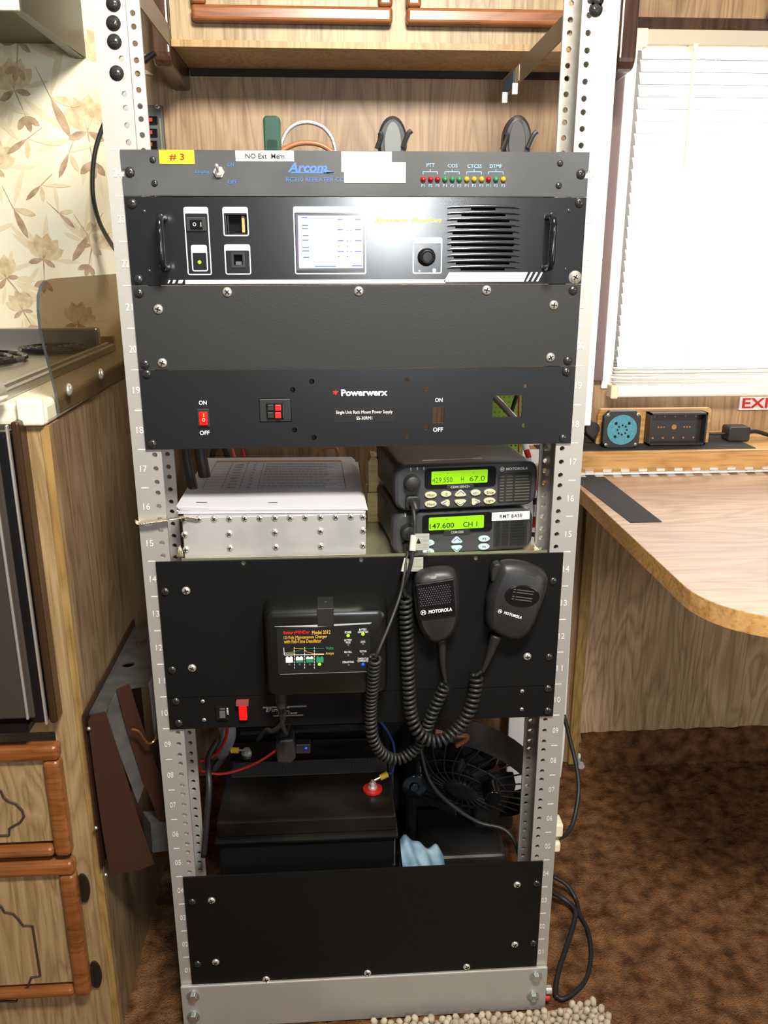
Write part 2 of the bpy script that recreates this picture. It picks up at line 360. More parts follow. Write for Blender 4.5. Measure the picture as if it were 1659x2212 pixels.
# ================================================================== STRUCTURE
def grid_floor():
    bm = B(); nx, ny = 150, 190; x0, x1, y0, y1 = -.75, 1.25, -1.1, .62
    vs = [[bm.verts.new((x0+(x1-x0)*i/nx, y0+(y1-y0)*j/ny, random.gauss(-.002, .0022))) for j in range(ny+1)] for i in range(nx+1)]
    for i in range(nx):
        for j in range(ny): bm.faces.new((vs[i][j], vs[i+1][j], vs[i+1][j+1], vs[i][j+1]))
    return bm
WD = .6   # back wall
struct(bx('floor', carpet, -3, 3, -2.2, .8, -.06, -.012))
bm = grid_floor(); o = build('carpet_pile', bm, carpet, smooth=True); tag(o, 'worn brown shag carpet pile covering the floor around the rack', 'carpet'); o['kind'] = 'stuff'
# back wall with the window hole
bm = B()
WX0, WX1, WZ0, WZ1 = .468, 1.42, .80, 1.40
box(bm, -.375, WX0, WD, WD+.03, 0, 2.0); box(bm, WX1, 2.2, WD, WD+.03, 0, 2.0)
box(bm, WX0, WX1, WD, WD+.03, .66, WZ0); box(bm, WX0, WX1, WD, WD+.03, WZ1, 2.0)
struct(build('wall_back', bm, wood_wall))
struct(bx('wall_back', wood_low, .476, 2.2, WD-.006, WD-.0005, .05, .668))
struct(bx('trim_1', wood_edge, .455, .476, WD-.012, WD-.0005, .0, .668, bevel=.002))
# carpeted riser along the wall foot
bm = B(); nx, nz = 90, 12
vs = [[bm.verts.new((.478+1.2*i/nx, WD-.018-random.random()*.004, -.01+.083*k/nz+(random.random()*.004 if k == nz else 0))) for k in range(nz+1)] for i in range(nx+1)]
for i in range(nx):
    for k in range(nz): bm.faces.new((vs[i][k], vs[i+1][k], vs[i+1][k+1], vs[i][k+1]))
bw = [bm.verts.new((vs[i][nz].co.x, WD-.0065, vs[i][nz].co.z)) for i in range(nx+1)]
for i in range(nx): bm.faces.new((vs[i][nz], vs[i+1][nz], bw[i+1], bw[i]))
struct(build('baseboard_back', bm, carpet, smooth=True))
# papered wall with printed blooms
wp = mottle(mat('cream_wallpaper', sr(254, 244, 214), .6), sr(252, 238, 204), sr(255, 250, 226), (1, 1, .4), 18)
pet1 = mottle(mat('petal_light', sr(232, 212, 172), .6), sr(222, 198, 156), sr(242, 226, 190), (1, 1, 1), 60); pet2 = mottle(mat('petal_mid', sr(222, 198, 156), .6), sr(206, 180, 136), sr(238, 220, 182), (1, 1, 1), 60); leafm = mottle(mat('leaf_brown', sr(190, 162, 130), .6), sr(172, 142, 112), sr(212, 188, 156), (1, 1, 1), 60); leafl = mat('leaf_pale', sr(243, 228, 194), .6)
bm = B(); box(bm, -1.3, -.3751, WD-.002, WD+.03, 0, 2.0)
lay = [0]
def flat(poly, mi):
    lay[0] += 1; y = WD-.0021-lay[0]*.0000025; bm.faces.new([bm.verts.new((p[0], y, p[1])) for p in poly]).material_index = mi
def petal(cx, cz, L_, w, a, mi):
    pts = []
    for t, s_ in ((0, 0), (.2, .55), (.5, 1), (.8, .75), (1, 0)): pts.append((t, s_))
    poly = [(t*L_, s_*w) for t, s_ in pts]+[(t*L_, -s_*w) for t, s_ in pts[-2:0:-1]]
    ca, sa = math.cos(a), math.sin(a); flat([(cx+u*ca-v*sa, cz+u*sa+v*ca) for u, v in poly], mi)
def stem(p, q, w=.0013, mi=3):
    d = Vector((q[0]-p[0], q[1]-p[1])); n_ = Vector((-d.y, d.x)).normalized()*w
    flat([(p[0]+n_.x, p[1]+n_.y), (p[0]-n_.x, p[1]-n_.y), (q[0]-n_.x*.5, q[1]-n_.y*.5), (q[0]+n_.x*.5, q[1]+n_.y*.5)], mi)
def bloom(px, py, s, a0):
    c = at(px, py, Y=WD); x, z = c.x, c.z
    for k in range(9): 
        a = random.uniform(0, 6.28); petal(x+math.cos(a)*s*.4, z+math.sin(a)*s*.4, s*random.uniform(.9, 1.7), s*.10, a, 4)
    for da, ll in ((-.9, 1.), (.9, 1.), (-.45, 1.1), (.45, 1.1), (0, 1.15)): petal(x, z, s*ll, s*.26, a0+da, 1 if abs(da) > .5 else 2)
    for da in (-.5, 0, .5): petal(x, z, s*.55, s*.13, a0+da, 1)
    for da in (-.3, -.1, .15, .32): stem((x, z), (x+math.cos(a0+da)*s*.4, z+math.sin(a0+da)*s*.4), .0005)
    b0 = a0+math.pi; q = (x+math.cos(b0+.2)*s*.9, z+math.sin(b0+.2)*s*.9); stem((x, z), q); 
    for da in (-.7, .1, .8): petal(q[0], q[1], s*.6, s*.13, b0+da, 3)
    petal(x, z, s*.7, s*.13, b0-1.1, 3); petal(x, z, s*.6, s*.12, b0+1.2, 3)
for (px, py, s, a) in ((32, 195, .044, 1.7), (190, 285, .050, 1.45), (-15, 360, .04, 1.2), (95, 560, .038, 1.3), (15, 600, .035, 2.0), (200, 530, .036, 1.1), (50, 670, .03, 1.8), (230, 120, .04, 2.2), (170, 700, .035, 1.3), (-60, 520, .045, 1.), (40, 90, .04, 1.2), (-60, 200, .05, 1.4)): bloom(px, py, s, a)
for (x, y, x2, y2) in ((128, 460, 160, 490), (185, 500, 215, 545), (195, 505, 160, 560), (150, 330, 130, 380), (110, 210, 150, 290), (60, 300, 20, 330), (30, 450, 60, 510), (90, 400, 60, 430)):
    p = at(x, y, Y=WD); q = at(x2, y2, Y=WD); d = Vector((q.x-p.x, q.z-p.z)); petal(p.x, p.z, d.length*1.1, d.length*.12, math.atan2(d.y, d.x), 3); petal(p.x, p.z, d.length*.8, d.length*.12, math.atan2(d.y, d.x)+.9, 1); petal(p.x, p.z, d.length*1.5, d.length*.10, math.atan2(d.y, d.x)+2.4, 4); stem((p.x, p.z), (p.x-d.x*.8, p.z-d.y*.8), .0008)
struct(build('wall_back', bm, [wp, pet1, pet2, leafm, leafl]))
struct(bx('ceiling', mat('ceiling_white', (.7, .68, .62), .7), -1.3, 2.2, -.2, .63, 2.0, 2.03))
# ---- window
t = thing('window_1', 'white framed window in the oak panelled wall', 'window', (.94, WD, .8)); t['kind'] = 'structure'; del t['category']; del t['label']
bm = B(); 
for a in ((WX0, WX0+.02, WZ0, WZ1), (WX1-.02, WX1, WZ0, WZ1), (WX0+.02, WX1-.02, WZ0, WZ0+.02), (WX0+.02, WX1-.02, WZ1-.02, WZ1)): box(bm, a[0], a[1], WD-.004, WD+.03, a[2], a[3])
build('window_frame', bm, mat('frame_white', sr(226, 214, 216), .4), t, bevel=.002)
bx('glass', glass_m, WX0+.02, WX1-.02, WD+.018, WD+.021, WZ0+.02, WZ1-.02, t)
adopt(t)
struct(bx('trim_2', mauve, .446, .4675, WD-.016, WD-.0005, .815, WZ1, bevel=.004, seg=3))
struct(bx('trim_3', wood_dark, .4685, 1.5, WD-.03, WD-.0005, 1.386, 1.408, bevel=.004))
# ---- blind
BZ = at(1500, 858, Y=.545).z
t = thing('window_blind', 'white horizontal slat blind glowing in front of the bright window', 'blind', (.94, .55, .78))
bx('headrail', mat('headrail_cream', sr(190, 180, 160), .5), .486, 1.45, WD-.05, WD-.0305, 1.362, 1.3855, t, bevel=.002)
bx('end_bracket', cream_pl, .466, .486, WD-.055, WD-.0305, 1.358, 1.3855, t, bevel=.002)
bm = B(); z = 1.352
while z > BZ+.054:
    M = Matrix.Translation((0, WD-.042, z)) @ Matrix.Rotation(math.radians(62), 4, 'X')
    n_ = 5; ring = []
    pts = [(-.0105+.021*k/n_, .0016*math.sin(math.pi*k/n_)) for k in range(n_+1)]
    va = [[bm.verts.new(M @ Vector((x, u, w+dz))) for (u, w) in pts] for x in (.481, 1.44) for dz in (0, .0006)]
    for k in range(n_):
        bm.faces.new((va[0][k], va[0][k+1], va[2][k+1], va[2][k])); bm.faces.new((va[1][k], va[3][k], va[3][k+1], va[1][k+1]))
    z -= .0185
for k in range(5): box(bm, .476, 1.44, WD-.052, WD-.032, BZ+.024+k*.0065, BZ+.0265+k*.0065)
build('slats', bm, slatm, t, smooth=True)
bx('bottom_rail', white_pl, .472, 1.44, WD-.054, WD-.03, BZ, BZ+.021, t, bevel=.004)
mk('end_cap', cream_pl, lambda bm: (box(bm, .470, .484, WD-.056, WD-.029, BZ-.002, BZ+.023)), t, bevel=.003)
for x in (.60, 1.0): mk('ladder_cord', white_pl, lambda bm: tube(bm, [(x, WD-.0555, BZ+.02), (x, WD-.0555, 1.36)], .0007, 5, smooth=False), t)
p0 = at(1502, 100, Y=.53); p1 = at(1480, 362, Y=.515)
mk('tilt_wand', mat('clear_wand', (.72, .66, .52), .2), lambda bm: (tube(bm, [p0, p0+Vector((0, 0, -.02)), p1], .003, 6, smooth=False), box(bm, p0.x-.004, p0.x+.004, .528, .56, p0.z-.004, p0.z+.004)), t)
adopt(t)
# exit sign
t = thing('exit_sign', 'white sign with red EXIT lettering on the wall under the blind', 'sign', (.77, WD, .75))
p = at(1600, 850, Y=.594); q = at(1596, 885, Y=.594)
bx('sign_plate', white_pl, .737, .822, WD-.004, WD-.0005, .757, .7815, t)
bm = B(); put_text(bm, 'EXIT', .779, WD-.0043, .770, w=.074, h=.0195, bold=.02); build('lettering', bm, red_ink, t); adopt(t)
# ================================================================== UPPER CABINET
t = thing('upper_cabinet', 'light oak wall cupboard with orange framed doors above the rack', 'cabinet', (.07, .52, 1.328))
bx('carcass', wood_cab, -.252, .400, .436, WD-.0005, 1.328, 1.9, t)
bx('bottom_rail', wood_edge, -.252, .400, .430, .436, 1.326, 1.335, t)
bx('dark_line_strip', mat('dark_gap', (.02, .015, .01), .8), -.250, .399, .588, WD-.001, 1.318, 1.328, t)  # near-black strip along the line where cupboard bottom meets wall
for (xa, xb) in ((at(414, 30, Y=.42).x, at(848, 30, Y=.42).x), (at(878, 30, Y=.42).x, at(878, 30, Y=.42).x+.29)):
    d = bx('door', wood_cab, xa+.012, xb-.012, .424, .4355, 1.378, 1.82, t)
    bm = B(); zb = at(600, 48, Y=.42).z
    fr_ = .021
    for (a, c, e, g) in ((xa, xb, zb, zb+fr_), (xa, xa+fr_, zb+fr_, 1.83), (xb-fr_, xb, zb+fr_, 1.83)): box(bm, a, c, .414, .4355, e, g)
    build('door_frame', bm, wood_orange, d, bevel=.005, seg=3)
for (xa, xb) in ((-.279, -.2525), (.4005, .4275)):
    bm = B(); n_ = 8
    prof = [(.424, 1.9), (.424, 1.318)]+[(.424+.02*(1-math.cos(a)), 1.318-.017*math.sin(a)) for a in [math.pi/2*k/5 for k in range(1, 6)]]+[(WD-.0005, 1.296), (WD-.0005, 1.9)]
    A_ = [bm.verts.new((xa, y, z)) for y, z in prof]; C_ = [bm.verts.new((xb, y, z)) for y, z in prof]
    bm.faces.new(A_); bm.faces.new(C_[::-1])
    for i in range(len(prof)): j = (i+1) % len(prof); bm.faces.new((A_[i], A_[j], C_[j], C_[i]))
    build('end_moulding', bm, wood_dark, t, bevel=.004, seg=3)
adopt(t)
# scalloped glass shade at the top right corner
t = thing('glass_lampshade', 'frosted scalloped glass shade at the very top right corner', 'lamp', (.68, .55, 1.43))
bm = B(); rings = []
for (rr, zz) in ((.05, 1.405), (.052, 1.42), (.045, 1.45), (.03, 1.48)):
    rings.append([Vector((.735+rr*(1+.06*math.cos(12*a))*math.cos(a), .54+rr*(1+.06*math.cos(12*a))*math.sin(a), zz)) for a in [k*2*math.pi/72 for k in range(72)]])
loft(bm, rings); build('shade', bm, mat('frosted_glass', (.55, .56, .55), .3), t, smooth=True)
bx('wall_bracket', steel, .725, .745, .54, WD-.001, 1.475, 1.50, t); adopt(t)
# ================================================================== LEFT KITCHEN UNIT
CX = -.345
t = thing('kitchen_base_cabinet', 'oak base cabinet with orange framed drawer and door, left edge', 'cabinet', (-.6, .3, 0))
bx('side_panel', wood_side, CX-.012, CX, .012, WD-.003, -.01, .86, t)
bm = B(); xr = CX; 
box(bm, -.3805, CX, -.004, .0115, -.01, .86); box(bm, -1.0, -.3806, -.004, .0115, .48, .4975); box(bm, -1., -.3806, -.004, .0115, -.01, .088)
build('face_frame', bm, wood_frame, t)
bx('corner_edge', wood_edge, CX-.008, CX+.0015, -.0052, -.0042, -.01, .86, t)
def framed(name, xr_, zt_, zb_, poly, parent):
    d = bx(name, wood_frame, -.9, xr_-.02, -.016, -.0045, zb_+.02, zt_-.02, parent)
    bm = B()
    for a in ((-.9, xr_, zt_-.021, zt_), (xr_-.021, xr_, zb_, zt_-.021), (-.9, xr_-.021, zb_, zb_+.014)): box(bm, a[0], a[1], -.024, -.0045, a[2], a[3])
    build('moulding', bm, wood_orange, d, bevel=.006, seg=3)
    bm = B(); pts = [at(x, y, Y=-.0165) for x, y in poly]
    tube(bm, pts, .0016, 6, smooth=False); build('routed_line', bm, line_brown, d)
P = lambda x, y: (x, y)
framed('drawer', at(123, 1610, Y=-.022).x, at(123, 1612, Y=-.022).z, at(148, 1850, Y=-.022).z,
       [(-60, 1700), (-20, 1700), (2, 1708), (8, 1722), (18, 1730), (34, 1736), (48, 1750), (52, 1764), (44, 1776), (26, 1786), (20, 1790), (20, 1804), (-5, 1805), (-60, 1806)], t)
framed('door', at(157, 1860, Y=-.022).x, at(157, 1862, Y=-.022).z, .085,
       [(-60, 1940), (-15, 1945), (3, 1958), (10, 1970), (28, 1973), (40, 1985), (50, 1999), (70, 1999), (87, 2108), (68, 2111), (60, 2132), (40, 2146), (36, 2163), (-10, 2162), (-60, 2164)], t)
for (x, y) in ((180, 1918), (206, 2105)):
    p = at(x, y, Y=-.006); bm = B(); prism(bm, ell(p.x, p.z, .0085, .022), -.0075, -.0045); cyl(bm, (p.x-.004, -.009, p.z-.014), .003, .028, 'Z', 10)
    build('hinge', bm, mat('dark_bronze', (.05, .04, .03), .4, .7), t, smooth='auto')
adopt(t)
t = thing('countertop', 'cream white laminate kitchen worktop with rounded front edge', 'worktop', (-.6, .3, .86))
bm = B(); box(bm, -1., CX-.0005, -.004, WD-.003, .8605, .886); o = build('worktop_slab', bm, white_lam, t, bevel=.006, seg=3)
bx('front_nosing', white_lam, at(30, 850, Y=-.012).x, CX-.0005, -.014, -.0045, .862, .893, t, bevel=.004, seg=3); adopt(t)
# stove
t = thing('stove', 'built-in stove with chrome trimmed oven door at the left edge', 'stove', (-.6, .2, .5))
bx('oven_door', mat('oven_glass', (.10, .085, .07), .12, .5), -.9, at(50, 1300, Y=-.035).x-.004, -.036, -.018, .517, .83, t, bevel=.003)
sx_ = at(52, 1400, Y=-.03).x
bx('door_trim', gloss_bk, sx_-.004, sx_+.016, -.034, -.0045, .508, .86, t, bevel=.006, seg=3)
bx('side_trim', mat('brown_trim', sr(70, 50, 34), .25, .4), sx_+.0165, sx_+.026, -.028, -.0045, .505, .87, t, bevel=.003)
mk('chrome_strip', chrome, lambda bm: (box(bm, sx_-.006, sx_-.003, -.038, -.03, .517, .86), box(bm, sx_+.014, sx_+.0165, -.036, -.03, .508, .868)), t, bevel=.001)
bx('lower_trim', gloss_bk, -.9, sx_-.006, -.034, -.0045, .498, .5065, t)
mk('cooktop_rim', steel, lambda bm: (box(bm, -.402, -.392, .0, .52, .8862, .897), box(bm, -.9, -.402, .0, .012, .8862, .897), box(bm, -.410, -.402, .012, .52, .8862, .900)), t, bevel=.002)
bx('cooktop', mat('cooktop_enamel', sr(150, 142, 126), .3, .2), -.9, -.411, .013, .46, .8862, .893, t)
mk('backguard', steel, lambda bm: (box(bm, -.9, -.415, .50, .52, .8865, .925)), t, bevel=.003)
mk('burner', gloss_bk, lambda bm: [tube(bm, [(-.56+r*math.cos(a), .30+r*math.sin(a), .899) for a in [k*2*math.pi/24 for k in range(25)]], .004, 6, smooth=False) for r in (.03, .05, .07, .09)], t)
mk('burner', gloss_bk, lambda bm: [tube(bm, [(-.47+r*math.cos(a), .44+r*math.sin(a), .899) for a in [k*2*math.pi/24 for k in range(25)]], .004, 6, smooth=False) for r in (.012, .024, .036, .048)], t)
cyl_k = at(5, 850, Y=-.02)
mk('knob', chrome, lambda bm: cyl(bm, (cyl_k.x-.008, -.04, cyl_k.z+.0), .012, .02, 'Y', 20, .014), t, smooth='auto')
adopt(t)
# backsplash strip
tag(bx('backsplash_trim', mat('brass_trim', sr(190, 160, 95), .3, .7), -1., -.4105, .586, WD-.0035, .892, .903, bevel=.002), 'thin brass coloured strip where worktop meets floral wallpaper', 'trim')
# smoked splash guard
t = thing('splash_guard', 'smoked brown acrylic splash guard screwed to the cabinet side', 'splash guard', (CX, .2, .87))
pl = [(127, 893), (120, 850), (108, 800), (95, 750), (86, 710), (82, 670), (82, 640), (88, 617), (97, 606), (112, 602)]
pts = [at(x, y, X=CX+.003) for x, y in pl]; pts = [(p.y, p.z) for p in pts]+[(.47, 1.013), (.47, .862)]
bm = B(); A_ = [bm.verts.new((CX+.0015, y, z)) for y, z in pts]; C_ = [bm.verts.new((CX+.0045, y, z)) for y, z in pts]
bm.faces.new(A_); bm.faces.new(C_[::-1])
for i in range(len(pts)): j = (i+1) % len(pts); bm.faces.new((A_[i], A_[j], C_[j], C_[i])).material_index = 1
build('acrylic_sheet', bm, [smoke, mat('smoked_edge', (.06, .07, .07), .3)], t)
for (x, y) in ((150, 842), (218, 808)):
    p = at(x, y, X=CX+.006); bm = B()
    rings = [[Vector((CX+.0046+hh, p.y+rr*math.cos(a), p.z+rr*math.sin(a))) for a in [k*2*math.pi/16 for k in range(16)]] for rr, hh in ((.008, 0), (.0075, .002), (.005, .004), (.001, .005))]
    loft(bm, rings); build('screw', bm, chrome, t, smooth=True)
adopt(t)
# range hood
t = thing('range_hood', 'grey metal range hood over the stove, top left corner', 'range hood', (-.6, .45, 1.34))
HX = -.415
bm = B(); prof = [(.30, 1.337), (WD-.004, 1.343), (WD-.004, 1.55), (.45, 1.55), (.30, 1.352)]
A_ = [bm.verts.new((HX-.003, y, z)) for y, z in prof]; C_ = [bm.verts.new((HX, y, z)) for y, z in prof]
bm.faces.new(A_); bm.faces.new(C_[::-1])
for i in range(5): j = (i+1) % 5; bm.faces.new((A_[i], A_[j], C_[j], C_[i]))
build('side_panel', bm, hood_m, t)
bx('front_lip', white_lam, -1., HX-.0035, .296, .303, 1.337, 1.352, t, bevel=.001)
bm = B(); v = [bm.verts.new(p) for p in ((-1., .302, 1.352), (HX-.004, .302, 1.352), (HX-.004, .45, 1.55), (-1., .45, 1.55))]; bm.faces.new(v); build('sloped_front', bm, hood_m, t)
bx('underside', hood_in, -1., HX-.0035, .304, WD-.004, 1.362, 1.365, t)
bx('bottom_flange', hood_m, HX-.018, HX-.0035, .304, WD-.004, 1.341, 1.344, t); adopt(t)
# furnace housing between cabinet and rack
p0 = at(192, 1556, X=-.337); dirv = Vector((1, .62, 0)).normalized()
def fp(px, py, off=0.):
    """point on the slanted vertical furnace front"""
    n_ = Vector((dirv.y, -dirv.x, 0)); o_ = Vector(p0)-n_*off
    d = Vector(FW*FPX+RI*(px-W/2)-UP*(py-H/2)); c = Vector(CP); k = (o_-c).dot(n_)/d.dot(n_); return c+d*k
def slab(bm, px_poly, off, th, mi=0):
    n_ = Vector((-dirv.y, dirv.x, 0)); a = [fp(x, y, off) for x, y in px_poly]; c = [q+n_*th for q in a]
    A_ = [bm.verts.new(q) for q in a]; C_ = [bm.verts.new(q) for q in c]; bm.faces.new(A_).material_index = mi; bm.faces.new(C_[::-1]).material_index = mi
    for i in range(len(a)): j = (i+1) % len(a); bm.faces.new((A_[i], A_[j], C_[j], C_[i])).material_index = mi
t = thing('furnace_housing', 'brown and galvanised sheet metal furnace housing between cabinet and rack', 'furnace', tuple(p0))
mk('front_plate', brown_steel, lambda bm: slab(bm, [(190, 1560), (196, 1546), (228, 1538), (262, 1640), (300, 1770), (334, 1866), (300, 1880), (238, 1892), (222, 1800), (205, 1680)], 0, .002), t)
mk('door_strip', brown_steel, lambda bm: slab(bm, [(252, 1490), (280, 1478), (318, 1600), (356, 1700), (372, 1790), (352, 1790), (310, 1690), (272, 1570)], .012, .002), t)
mk('inner_plate', galv, lambda bm: slab(bm, [(228, 1538), (252, 1490), (300, 1600), (316, 1685), (298, 1736), (262, 1640)], .016, .002), t)
tz = at(200, 1545, X=-.337).z+.004
bm = B(); q_ = [at(x, y, Z=tz) for x, y in ((203, 1541), (229, 1536), (253, 1489), (330, 1476))]; q_ = [(-.3405, q_[0].y)]+[(max(-.3405, p.x), p.y) for p in q_]+[(-.262, q_[3].y+.01), (-.262, .26), (-.3405, .26)]; A_ = [bm.verts.new((x, y, tz)) for x, y in q_]; C_ = [bm.verts.new((x, y, tz-.003)) for x, y in q_]; bm.faces.new(A_); bm.faces.new(C_[::-1]); [bm.faces.new((A_[i], A_[(i+1) % len(q_)], C_[(i+1) % len(q_)], C_[i])) for i in range(len(q_))]; o = build('top_plate', bm, galv, t)
bm = B()
for (x, y) in ((277, 1435), (305, 1386), (330, 1346)):
    q = at(x, y, Z=tz); cyl(bm, (q.x, q.y, tz-.01), .0085, .02, 'Z', 20)
cut(o, bm)
bx('wall_flange', brown_steel, -.3435, -.341, p0.y-.004, .27, .28, tz+.008, t)
mk('screw', steel, lambda bm: [dome(bm, (fp(x, y).x, fp(x, y).y-.002, fp(x, y).z), .003, .003) for x, y in ((193, 1572), (208, 1786), (229, 1887))], t, smooth=True)
mk('gas_tube', mat('copper_tube', sr(150, 110, 70), .3, .8), lambda bm: tube(bm, [fp(284, 1575, -.004), fp(300, 1580, -.006), fp(320, 1606, -.006), fp(338, 1590, -.004), fp(345, 1520, .0)], .0018, 8), t)
mk('junction_box', galv, lambda bm: slab(bm, [(325, 1778), (362, 1776), (364, 1838), (330, 1842)], .01, .03), t)
mk('burner_bracket', mat('dull_steel', (.3, .3, .3), .5, .7), lambda bm: slab(bm, [(322, 1480), (345, 1440), (350, 1590), (335, 1600)], .02, .004), t)
adopt(t)
# ================================================================== RACK
t = RACK = thing('equipment_rack', 'tall aluminium open frame rack holding all the radio equipment', 'rack', (0, 0, 0))
holes_z = [uz(s)+d for s in range(0, 29) for d in (.00635, .02223, .0381)]
for sg in (-1, 1):
    bm = B(); x_in, x_out = .225, .257
    prof = [(x_out, 0), (x_in, 0), (x_in, .004), (x_out-.004, .004), (x_out-.004, .072), (x_in, .072), (x_in, .076), (x_out, .076)]
    lo_, hi_ = 0.0, uz(29)
    A_ = [bm.verts.new((sg*x, y, lo_)) for x, y in prof]; C_ = [bm.verts.new((sg*x, y, hi_)) for x, y in prof]
    bm.faces.new(A_); bm.faces.new(C_[::-1])
    for i in range(8): j = (i+1) % 8; bm.faces.new((A_[i], A_[j], C_[j], C_[i]))
    r_ = build('rail', bm, alu, t)
    bm = B()
    for z in holes_z: cyl(bm, (sg*.2326, -.01, z), .0030, .10, 'Y', 12)
    cut(r_, bm)
    bm = B()
    for s in range(1, 25):
        put_text(bm, '%02d' % s, sg*.2465, -.0004, uz(s-.5), h=.0075, w=.0075, bold=-.005)
        box(bm, sg*.2465-.004, sg*.2465+.004, -.0003, .0, uz(s)-.0005, uz(s)+.0005)
    build('numbering', bm, mat('engraved_white', (.72, .71, .68), .6), r_)
for yy, nm in ((-.0062, 'base_angle'), (.0765, 'base_angle')):
    bm = B(); box(bm, -.257, .257, yy, yy+.0058, 0, Z0-.001)
    if yy > 0: box(bm, -.257, .257, yy+.0058, yy+.05, 0, .006)
    a_ = build(nm, bm, alu, t, bevel=.0015)
    if yy < 0:
        for (x, y) in ((1158, 2110), (1152, 2152), (417, 2152), (418, 2196)):
            p = at(x, y, Y=-.007); bm = B(); cyl(bm, (p.x, -.0078, p.z), .009, .0016, 'Y', 20); cyl(bm, (p.x, -.0125, p.z), .006, .005, 'Y', 6)
            build('bolt', bm, mat('bolt_zinc', (.6, .66, .64), .25, .9), a_, bevel=.0006)
for (x, y) in ((245, 8), (245, 50), (247, 90), (252, 158), (1290, -2), (1287, 20)): pscrew(t, x, y, .0052, scr_bk, y=-.0004, label='spare black screw in an unused upper rail hole', washer=True)
# ------------------------------------------------ generic mounted panel
def panel(s0, s1, m, parent, notch=(), name='front_panel', cutters=None, bevel=.0004, hx=.2413, extra=0):
    o = bx(name, m, -hx, hx, PF, -.0001, uz(s0)+.0004, uz(s1)-.0004, parent)
    bm = B(); n0 = 0
    for z in notch:
        for sg in (-1, 1): box(bm, sg*.2326-.0035-(0 if sg > 0 else .01), sg*.2326+.0035+(.01 if sg > 0 else 0), -.02, .02, z-.0035, z+.0035); n0 += 1
    if cutters: cutters(bm); n0 += 1
    if n0: cut(o, bm)
    else: bm.free()
    return o
def edge_screws(parent, px_list, m=None):
    for x, y in px_list: pscrew(parent, x, y, .0052, m or scr_bk, y=PF)
# ---------------- controller, unit 24
t = thing('repeater_controller', 'charcoal one unit repeater controller with row of coloured lamps, top of rack', 'rack unit', (0, 0, uz(23)))
panel(23, 24, grey_pc, t, notch=(uz(23.5),), cutters=lambda bm: None)
bx('chassis', black_pc, -.215, .215, 0.0, .22, uz(23)+.002, uz(24)-.002, t)
edge_screws(t, [(280, 372), (1255, 376)])
for x, y in ((330, 345), (334, 396), (1210, 353), (1207, 401)): pscrew(t, x, y, .0034, scr_bk, y=PF)
def label_tape(name, px, py, w, h, m, parent, string=None, sm=None, sw=None, sh=None, Y=PF, rot=0, lab=None):
    c = at(px, py, Y=Y); s_ = sc(px, py, Y); sz = (c.z-at(px, py+10, Y=Y).z)/10
    o = bx(name, m, c.x-w*s_/2, c.x+w*s_/2, Y-.0005, Y-.0001, c.z-h*sz/2, c.z+h*sz/2, parent, label=lab)
    if string: texts('lettering', [(string, px, py, sw, sh, dict(bold=.015))], sm, o, Y-.0008)
    return o
label_tape('label', 382, 339, 76, 30, tape_y, t, '# 3', mat('dark_red_ink', sr(120, 40, 10), .5), 32, 15, lab='yellow label reading # 3')
label_tape('label', 572, 337, 126, 23, tape_w, t, 'NO Ext  Mem', black_ink, 84, 11, lab='white label reading NO Ext Mem')
bm = B(); 
for (x0, x1, y0, y1) in ((737, 846, 327, 372), (743, 876, 350, 395)):
    a = at(x0, y0, Y=PF); c = at(x1, y1, Y=PF); k_ = .0002 if x0 > 740 else 0; box(bm, a.x, c.x, PF-.0005-k_, PF-.0001, c.z, a.z)
build('label', bm, tape_w, t, label='blank white label patch')
texts('lettering', [('Arcom', 664, 362, 86, 22, dict(bold=.035, shear=.25)), ('RC210 REPEATER CO', 681, 388, 126, 9), ('Display', 437, 372, 30, 9), ('ON', 498, 356, 14, 8), ('OFF', 502, 393, 20, 8)], blue_ink, t, PF-.0003)
a = at(620, 373, Y=PF); c = at(724, 375, Y=PF)
mk('logo_stripe', blue_ink, lambda bm: (box(bm, a.x+.004, c.x, PF-.0004, PF-.0001, a.z-.0006, a.z+.0006), prism(bm, [(c.x-.012, a.z+.004), (c.x, a.z), (c.x-.012, a.z-.001)], PF-.0004, PF-.0001)), t)
c = at(473, 372, Y=PF)
sw_ = mk('toggle_switch', chrome, lambda bm: (cyl(bm, (c.x, PF-.0015, c.z), .0058, .0015, 'Y', 6), cyl(bm, (c.x, PF-.005, c.z), .0036, .004, 'Y', 16)), t, smooth='auto')
mk('lever', chrome, lambda bm: tube(bm, [(c.x, PF-.004, c.z), (c.x-.0006, PF-.014, c.z+.0055)], lambda u: .0010+.0009*u, 10, smooth=False), sw_, smooth=True)
xs = [914, 930, 945, 961, 977, 992, 1008, 1024, 1040, 1055, 1071, 1087]
for x, m_ in zip(xs, (lr, lr, lr, lg, lg, lg, ly, ly, ly, lr, lg, ly)):
    p = at(x, 387.5, Y=PF); mk('indicator_led', m_, lambda bm: dome(bm, (p.x, PF, p.z), .0030, .004, 14, 5), t, smooth=True)
lt_blue = mat('pale_blue_ink', sr(130, 165, 205), .5)
items = [('PTT', 930, 357, 17, 8, dict(bold=.01)), ('COS', 978, 358, 21, 8, dict(bold=.01)), ('CTCSS', 1025, 359, 31, 8, dict(bold=.01)), ('DTMF', 1071, 359, 26, 8, dict(bold=.01))]
items += [('P%d' % (k % 3+1), x, 401, 8, 6) for k, x in enumerate(xs)]
texts('lettering', items, lt_blue, t, PF-.0003)
bm = B()
